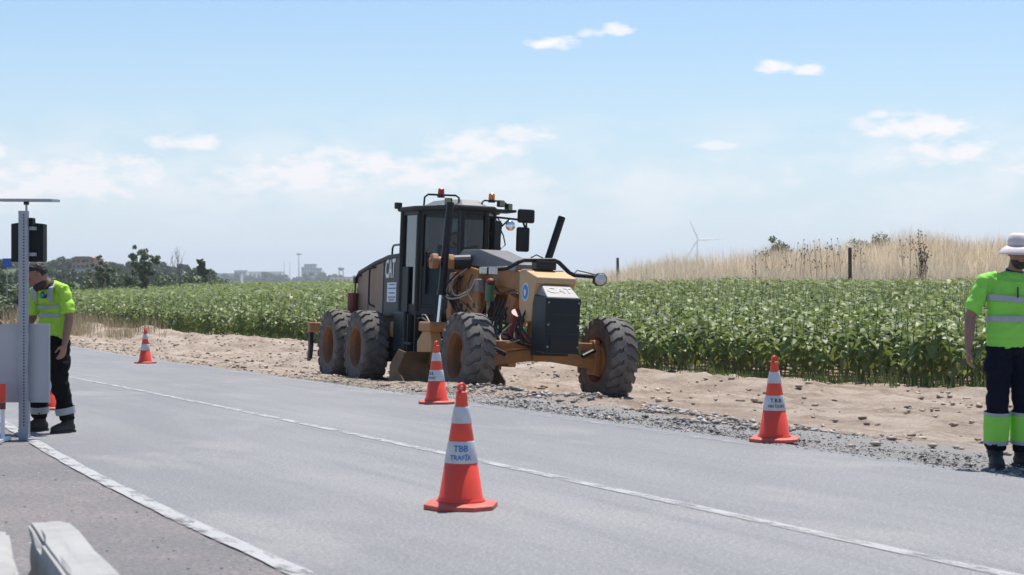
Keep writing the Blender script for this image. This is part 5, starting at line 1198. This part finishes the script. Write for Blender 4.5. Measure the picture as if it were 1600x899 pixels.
stones('fine_grit', X6, Y6, .003, .014, MATS['stone_grey'], 'fine grit spilled along the right road edge', lambda x, y: np.maximum(verge_z(x, y), np.where(x < XR(y) + .05, CAMZ - Hroad(y), -9)) + .002, power=2)
Y5 = RNG.uniform(6.5, 17, 900); X5 = XL(Y5) - .05 - np.abs(RNG.normal(0, 1.0, 900))
stones('shoulder_grit', X5, Y5, .003, .013, MATS['stone_grey'], 'loose grit on the left shoulder beside the white line', lambda x, y: CAMZ - Hroad(y) - .008, power=2)

# ------------------------------------------------------------------ trees and shrubs
mat('leaf_dark', (.10, .135, .058), .6, trans=.25, rnd=.45)
mat('leaf_olive', (.115, .145, .065), .6, trans=.25, rnd=.45)
mat('leaf_fresh', (.085, .14, .035), .55, trans=.3, rnd=.4)
mat('bark', (.16, .125, .10), .9, col2=(.24, .20, .17), scale=9, amount=.7, bump=.5, bscale=20)
mat('bark_grey', (.27, .245, .22), .9, col2=(.19, .165, .15), scale=9, amount=.7)
mat('dry_stalk', (.085, .055, .04), .9, rnd=.4)
def leaf_cloud(name, centres, radii, per, size, m, parent, rnd):
    V_ = []; 
    for c, r in zip(centres, radii):
        n = max(6, int(per * r * r)); d = rnd.normal(0, 1, (n, 3)); d /= np.linalg.norm(d, axis=1)[:, None]; q = np.array(c) + d * (r * rnd.uniform(.35, 1.05, n) ** .6)[:, None] * np.array([1, 1, .8])
        u = rnd.normal(0, 1, (n, 3)); u /= np.linalg.norm(u, axis=1)[:, None]; w = np.cross(u, d); w /= (np.linalg.norm(w, axis=1)[:, None] + 1e-6); s = size * rnd.uniform(.6, 1.4, n)[:, None]
        V_.append(np.stack([q - u * s, q - w * s * .6, q + u * s, q + w * s * .6], 1))
    V_ = np.vstack(V_); n = len(V_); F = (np.array([(0, 1, 2), (0, 2, 3)])[None] + (np.arange(n) * 4)[:, None, None]).reshape(-1, 3)
    return np_mesh(name, V_.reshape(-1, 3), F, m, parent)
def make_tree(name, base, h, spread, label, seed, leaf='leaf_olive', bark='bark', group=None, bare=False, leaf_size=.11, density=60, forks=5, cat='tree', low=.3):
    rnd = np.random.default_rng(seed); rr = random.Random(seed); t = empty(name, base); tag(t, label, cat, group)
    b = MB(); ends = []
    def limb(p, d, ln, r, lvl):
        pts = [p]; q = p.copy(); dd = d.copy()
        for i in range(3):
            dd = (dd + Vector((rr.uniform(-.25, .25), rr.uniform(-.25, .25), rr.uniform(-.02, .18)))).normalized(); q = q + dd * ln / 3; pts.append(q.copy())
        b.tube(pts, [r, r * .82, r * .64, r * .45], 6 if lvl < 2 else 4)
        if lvl >= (3 if bare else 2): ends.append(pts[-1]); return
        ends.append(pts[2]) if lvl else None
        for k in range(rr.randint(3, forks) if lvl == 0 else rr.randint(2, 4)):
            a = rr.uniform(0, 6.28); s = rr.uniform(.4, 1.0); st = pts[rr.choice((1, 2, 3)) if lvl == 0 else rr.choice((2, 3))]
            nd = Vector((math.cos(a) * s * spread / h * 1.9, math.sin(a) * s * spread / h * 1.9, rr.uniform(.45, 1.0))).normalized(); limb(st, nd, ln * rr.uniform(.5, .78), r * .5, lvl + 1)
    limb(Vector((0, 0, -.1)), Vector((rr.uniform(-.1, .1), 0, 1)), h * .42, h * .022, 0)
    zmax = max(e.z for e in ends); k = (h * (.97 if bare else .90)) / zmax
    kx = spread * .85 / max(max(abs(e.x) for e in ends), .1)
    b.v = [Vector((v.x * (1 + (kx - 1) * min(v.z / h * 2, 1)), v.y, v.z * k)) for v in b.v]; ends = [Vector((e.x * (1 + (kx - 1) * min(e.z / h * 2, 1)), e.y, e.z * k)) for e in ends]
    b.build('trunk', bark, t)
    if not bare:
        cs = []
        for e in ends:
            if e.z > h * low:
                for _ in range(3): cs.append((e.x + rr.gauss(0, spread * .16), e.y + rr.gauss(0, spread * .16), e.z + rr.gauss(0, h * .05)))
        rs = [spread * rr.uniform(.08, .20) for _ in cs]
        leaf_cloud('crown', cs, rs, density / (spread * .14) ** 2, leaf_size, MATS[leaf], t, rnd)
    return t
def make_shrub(name, base, h, w, label, seed, leaf='leaf_dark', group=None, leaf_size=.12, n=16, per=160, cat='shrub'):
    rnd = np.random.default_rng(seed); t = empty(name, base); tag(t, label, cat, group); b = MB(); cs = []; rs = []
    for i in range(n):
        a = rnd.uniform(0, 6.28); q = rnd.uniform(0, 1) ** .6; r = w * rnd.uniform(.16, .30); z = rnd.uniform(.15, 1) * (h - r * .8) * (1 - .35 * q * q); c = (math.cos(a) * q * w * .5, math.sin(a) * q * w * .5, max(z, r * .5)); cs.append(c); rs.append(r)
        b.tube([(0, 0, -.1), (c[0] * .4, c[1] * .4, c[2] * .5), c], [w * .02, w * .013, w * .005], 4)
    b.build('stem', 'bark', t); leaf_cloud('foliage', cs, rs, per / (w * .22) ** 2, leaf_size, MATS[leaf], t, rnd); return t
def stand(px, Y): x = (px - CX) / FPX * Y; return Vector((x, Y, gz(x, Y)))
def hgt(base, ytop): return CAMZ - (ytop - HY) / FPX * base.y - base.z
def tree_px(px, ytop, wpx, Y, label, seed, **k):
    b = stand(px, Y); return make_tree('tree', b, hgt(b, ytop), wpx / FPX * Y / 2, label, seed, **k)
def shrub_px(px, ytop, wpx, Y, label, seed, **k):
    b = stand(px, Y); return make_shrub('shrub', b, hgt(b, ytop), wpx / FPX * Y, label, seed, **k)
tree_px(158, 398, 46, 135, 'thin tree with pale trunks left of the taller round-crowned tree', 1, bark='bark_grey', leaf_size=.10, density=26)
tree_px(214, 389, 66, 140, 'tallest leafy tree behind the crop, right of the bowed worker', 2, leaf_size=.12, density=34)
tree_px(282, 382, 54, 150, 'bare leafless tree with upright twigs behind the crop', 3, bare=True, bark='bark_grey', forks=6)
tree_px(322, 402, 30, 165, 'small loose-crowned tree right of the bare tree', 4, leaf_size=.12, density=30, low=.2)
ORD = ['first', 'second', 'third', 'fourth', 'fifth', 'sixth', 'seventh', 'eighth', 'ninth', 'tenth', 'eleventh', 'twelfth', 'thirteenth', 'fourteenth', 'fifteenth', 'sixteenth']
SH1 = [112, 140, 155, 180, 196, 232, 262, 300, 335]; SH2 = [-26, 4, 26, 56, 78, 96, 124]
for i, (px, yt, w, Y, lf) in enumerate(((112, 437, 54, 128, 'leaf_fresh'), (140, 430, 50, 140, 'leaf_olive'), (180, 430, 56, 142, 'leaf_dark'), (232, 425, 60, 150, 'leaf_dark'), (262, 420, 46, 160, 'leaf_dark'), (300, 424, 60, 170, 'leaf_dark'), (335, 428, 44, 180, 'leaf_olive'), (196, 424, 44, 160, 'leaf_dark'), (155, 418, 40, 165, 'leaf_dark'))):
    shrub_px(px, yt, w, Y, ORD[SH1.index(px)] + ' shrub from the left in the dark thicket under the trees behind the crop', 20 + i, leaf=lf, group='thicket shrubs behind the crop', leaf_size=.13, n=14, per=90)
for i, (px, yt, w, Y, lf) in enumerate(((4, 402, 70, 88, 'leaf_dark'), (56, 430, 66, 92, 'leaf_olive'), (96, 446, 52, 98, 'leaf_fresh'), (-26, 424, 70, 80, 'leaf_dark'), (26, 440, 60, 78, 'leaf_olive'), (78, 424, 60, 112, 'leaf_dark'), (124, 455, 40, 104, 'leaf_olive'))):
    shrub_px(px, yt, w, Y, ORD[SH2.index(px)] + ' shrub from the left in the green roadside thicket behind the signal post', 40 + i, leaf=lf, group='roadside thicket behind the signal post', leaf_size=.085, n=22, per=150)
shrub_px(1208, 368, 42, 122, 'pointed green bush on the hill left of the fence post', 60, leaf='leaf_olive', leaf_size=.09, n=12, per=110)
shrub_px(1368, 360, 58, 128, 'flat-topped green bush on the hill crest right of the fence post', 61, leaf='leaf_fresh', leaf_size=.10, n=14, per=120)
# dead thistles and tall dry stalks against the straw
def stalk(px, ytop, Y, seed, label, group, dense=1):
    rr = random.Random(seed); b = stand(px, Y); h = hgt(b, ytop); t = empty('dry_stalk', b); tag(t, label, 'dry weed', group); q = MB(); heads = []
    for s in range(dense):
        x0 = rr.uniform(-.25, .25) * (dense > 1); ln = rr.uniform(-.1, .1) * h; hh = h * (1 if s == 0 else rr.uniform(.6, 1)); p = [Vector((x0 + ln * u * u, 0, hh * u)) for u in (-.03, .35, .7, 1)]; q.tube(p, [.020, .017, .013, .008], 4); heads.append(p[-1])
        for k in range(rr.randint(4, 7)):
            u = rr.uniform(.45, .92); o = Vector((x0 + ln * u * u, 0, hh * u)); e = o + Vector((rr.uniform(-.22, .22), rr.uniform(-.15, .15), rr.uniform(.10, .26))); q.tube([o, e], [.009, .006], 4); heads.append(e)
    q.build('stem', 'dry_stalk', t); k = MB()
    for e in heads: k.ball(e, (.035, .035, .045), 6, 4)
    tag(k.build('seed_heads', 'dry_stalk', t), kind='stuff')
for i, (px, yt) in enumerate(((1180, 392), (1197, 388), (1228, 384), (1241, 380), (1249, 375), (1256, 382), (1269, 384), (1277, 377), (1285, 375), (1291, 380), (1306, 374), (1314, 373), (1334, 385), (1345, 382), (1412, 375), (1422, 370))):
    stalk(px, yt, 99 + (i % 3) * 1.5, 80 + i, ORD[i] + ' dark dry weed stalk from the left above the straw grass', 'dry stalks on the grassy hill')
stalk(1441, 360, 98.5, 120, 'dense dark dead bush in the straw grass right of the flat-topped bush', None, 15)
# fence posts
mat('post_wood', (.075, .055, .042), .9, col2=(.13, .10, .08), scale=6, amount=.7, bump=.4)
for px, yt, yb, Y, lab in ((1328, 387, 437, 96.3, 'thick weathered wooden fence post at the edge of the straw grass'), (965, 403, 436, 128, 'small distant fence post right of the grader headlight')):
    b = stand(px, Y); h = hgt(b, yt); q = MB(); q.tube([(0, 0, -.3), (.01, 0, h * .5), (0, 0, h - .02), (0, 0, h)], [.11, .105, .10, .085], 9); o = q.build('fence_post', 'post_wood'); o.location = b; tag(o, lab, 'fence post')

# ------------------------------------------------------------------ far things
mat('turbine_white', (.72, .73, .74), .4)
mat('far_wall_pale', (.55, .54, .52), .85, col2=(.44, .43, .42), scale=.3, amount=.7)
mat('far_wall_grey', (.24, .25, .28), .85, col2=(.30, .31, .33), scale=.2, amount=.7)
mat('far_wall_red', (.42, .22, .17), .85, col2=(.34, .17, .13), scale=.3, amount=.7)
mat('far_roof', (.34, .17, .12), .8); mat('far_window', (.035, .045, .06), .3); mat('far_metal', (.30, .31, .33), .5, .4)
def turbine():
    Y = 3000.0; hub = at(1090, 375, Y); base = gz(hub.x, Y); t = empty('wind_turbine', (hub.x, Y, base)); tag(t, 'white three-bladed wind turbine far beyond the grassy hill', 'wind turbine'); H_ = hub.z - base
    MB().tube([(0, 0, -2), (0, 0, H_ * .5), (0, 0, H_ - 1)], [2.6, 2.1, 1.5], 14).build('tower', 'turbine_white', t, smooth=True)
    MB().box((-1.6, -4, H_ - 1.6), (1.6, 6, H_ + 1.8)).build('nacelle', 'turbine_white', t, bevel=.5)
    MB().lathe([(1.5, 0), (1.4, -1.5), (.8, -2.8), (.1, -3.2)], 14, Matrix.Translation((0, -4, H_)), 'y').build('hub', 'turbine_white', t)
    for (px, py) in ((1078, 347), (1124, 374), (1074, 401)):
        d = Vector((px - 1090, 0, 375 - py)).normalized(); n_ = Vector((0, 1, 0)).cross(d); L_ = 37.0; rs = []
        for u, c, th in ((0, 1.0, .9), (.06, 1.3, .8), (.2, 1.75, .5), (.5, 1.2, .3), (.8, .7, .16), (1, .2, .05)):
            o = Vector((0, -5.2, H_)) + d * (1 + L_ * u); rs.append([o + n_ * (c * math.cos(a) + c * .3) + Vector((0, 1, 0)) * th * math.sin(a) for a in [2 * math.pi * k / 8 for k in range(8)]])
        MB().rings(rs).build('blade', 'turbine_white', t, smooth=True)
turbine()
def building(name, px0, px1, ytop, ybase, Y, label, wall='far_wall_pale', depth=12, storeys=3, bays=6, roof='flat', steps=None):
    a, b = at(px0, ytop, Y), at(px1, ytop, Y); zb = min(at(px0, ybase, Y).z, gz((a.x + b.x) / 2, Y)) - 1; w = b.x - a.x; t = empty(name, ((a.x + b.x) / 2, Y, zb)); tag(t, label, 'building'); H_ = a.z - zb
    st = steps or [(0, 1, 1.0)]
    for (u0, u1, hf) in st:
        x0, x1, h = -w / 2 + w * u0, -w / 2 + w * u1, H_ * hf
        wl = MB().box((x0, 0, 0), (x1, depth, h)).build('wall', wall, t)
        if roof == 'flat': MB().box((x0 - .2, -.25, h + .003), (x1 + .2, depth + .2, h + .45)).build('roof', 'far_wall_grey' if wall != 'far_wall_grey' else 'far_wall_pale', t)
        else: MB().prism([(x0 - .5, h + .01), (x1 + .5, h + .01), ((x0 + x1) / 2 + w * .3, h + w * .09), ((x0 + x1) / 2 - w * .3, h + w * .09)], -.6, depth + .6, 'y').build('roof', 'far_roof', t)
        nb = max(2, int(round(bays * (u1 - u0)))); ns = max(1, int(round(storeys * hf))); vis = H_ * hf * .92
        zlow = max(0.5, at(0, 440, Y).z - zb - 3)
        for i in range(nb):
            for j in range(ns):
                cw = (x1 - x0) / nb; chh = (h - zlow) / ns if h > zlow + 2 else h / ns; z0 = (zlow if h > zlow + 2 else 0) + chh * j + chh * .28; xa = x0 + cw * i + cw * .22
                MB().box((xa, -.03, z0), (xa + cw * .56, .12, z0 + chh * .5)).build('window', 'far_window', t)
    return t
building('red_building', 112, 147, 404, 424, 620, 'reddish building among dark trees on the rise above the bowed worker', 'far_wall_red', 14, 3, 5, 'hip')
building('pale_building', 118, 150, 421, 431, 560, 'long pale wall below the reddish building', 'far_wall_pale', 8, 1, 5)
building('apartment_block', 471, 507, 413, 434, 2700, 'stepped blue-grey apartment block on the horizon left of the grader', 'far_wall_grey', 18, 6, 7, 'flat', [(0, .12, .85), (.12, .62, 1.0), (.62, .85, .8), (.85, 1.0, .55)])
building('factory_hall', 336, 376, 428, 434, 2000, 'long white low hall on the horizon right of the small trees', 'far_wall_pale', 20, 1, 6)
building('warehouse', 388, 440, 425, 434, 2800, 'wide pale warehouse on the horizon left of the tall mast', 'far_wall_pale', 40, 1, 8)
building('low_shed', 516, 548, 434, 440, 1300, 'bright low shed roof at the crop edge beside the grader hood', 'far_wall_pale', 20, 1, 5)
building('silo_house', 366, 384, 423, 434, 2500, 'grey works building between the white hall and the warehouse', 'far_wall_grey', 18, 2, 3)
def mast(px, ytop, Y, label, w=.5, ring=True):
    tp = at(px, ytop, Y); zb = gz(tp.x, Y); t = empty('mast', (tp.x, Y, zb)); tag(t, label, 'mast'); h = tp.z - zb
    MB().tube([(0, 0, -1), (0, 0, h * .6), (0, 0, h)], [w, w * .75, w * .5], 8).build('pole', 'far_metal', t)
    if ring:
        MB().lathe([(.5, h - .5), (2.2, h - 1.0), (2.6, h - .2), (2.2, h + .4), (.5, h + .6)], 14).build('lamp_ring', 'far_metal', t)
mast(467, 397, 1700, 'tall floodlight mast with a ring of lamps left of the apartment block', .55)
mast(444, 409, 1800, 'left of two thin masts beside the floodlight mast', .32, False)
mast(453, 410, 1800, 'right of two thin masts beside the floodlight mast', .32, False)
def water_tower():
    tp = at(533, 418, 1600); zb = gz(tp.x, 1600); t = empty('water_tower', (tp.x, 1600, zb)); tag(t, 'small water tower on legs nearest the rear of the grader', 'water tower'); h = tp.z - zb
    for sx in (-1, 1):
        for sy in (-1, 1): MB().tube([(sx * 2.4, sy * 2.4, -1), (sx * 1.6, sy * 1.6, h - 2)], .25, 6).build('leg', 'far_metal', t)
    MB().lathe([(.3, h - 3.2), (2.6, h - 2), (3.0, h - .8), (2.4, h), (.2, h + .5)], 14).build('tank', 'far_metal', t)
water_tower()
# woods that read as masses: on the rise to the left, and along the horizon
def far_wood(name, spots, label, size, leaf, seed):
    rnd = np.random.default_rng(seed); cs = []; rs = []
    for (px, yt, wpx, Y) in spots:
        c = at(px, yt, Y); zb = gz(c.x, Y); r = wpx / FPX * Y / 2; h = c.z - zb
        for _ in range(5): q = rnd.uniform(.45, .75) * r; cs.append((c.x + rnd.uniform(-.6, .6) * r, Y + rnd.uniform(-.5, .5) * r, max(zb + rnd.uniform(.2, 1) * h - q * .6, zb + q * .4))); rs.append(q)
    o = leaf_cloud(name, cs, rs, 1500 / (np.mean(rs) ** 2) / 6, size, MATS[leaf], None, rnd); tag(o, label, 'woodland', kind='stuff')
rw = random.Random(3)
far_wood('far_wood', [(x + rw.uniform(-4, 4), 404 + abs(x - 95) * .05 + rw.uniform(-3, 7), rw.uniform(12, 22), rw.uniform(640, 760)) for x in range(-60, 300, 8)] + [(x, 424 + rw.uniform(-4, 5), rw.uniform(12, 20), rw.uniform(380, 520)) for x in range(-60, 345, 9)], 'dark wood on the far rise behind the bowed worker', .75, 'leaf_olive', 7)
far_wood('horizon_trees', [(x + rw.uniform(-4, 4), 428 + rw.uniform(-4, 4), rw.uniform(10, 18), rw.uniform(1800, 2300)) for x in range(335, 566, 7)], 'bluish line of far trees along the horizon left of the grader', 1.3, 'leaf_dark', 8)
# blue road sign glimpsed beyond the signal box
mat('sign_blue', (.02, .10, .42), .5)
b = stand(11, 86); h = hgt(b, 404); t = empty('blue_sign', b); tag(t, 'small blue sign seen left of the perforated post below the signal box', 'road sign'); MB().box((-.22, -.02, h - .42), (.22, .0, h)).build('panel', 'sign_blue', t); MB().tube([(0, .03, -.2), (0, .03, h - .05)], .03, 8).build('post', 'galvanised', t)

# ------------------------------------------------------------------ summer haze
def haze():
    M = bpy.data.materials.new('haze'); M.use_nodes = True; N = M.node_tree.nodes; N.remove(N['Principled BSDF']); v = N.new('ShaderNodeVolumePrincipled'); v.inputs['Density'].default_value = .00020; v.inputs['Color'].default_value = (.90, .95, 1.0, 1); v.inputs['Anisotropy'].default_value = .2
    M.node_tree.links.new(v.outputs[0], N['Material Output'].inputs['Volume'])
    o = MB().box((-9400, -9400, -8), (9400, 9400, 135)).build('haze', M); tag(o, kind='stuff'); o['label'] = 'thin pale summer haze over the whole landscape'
haze()
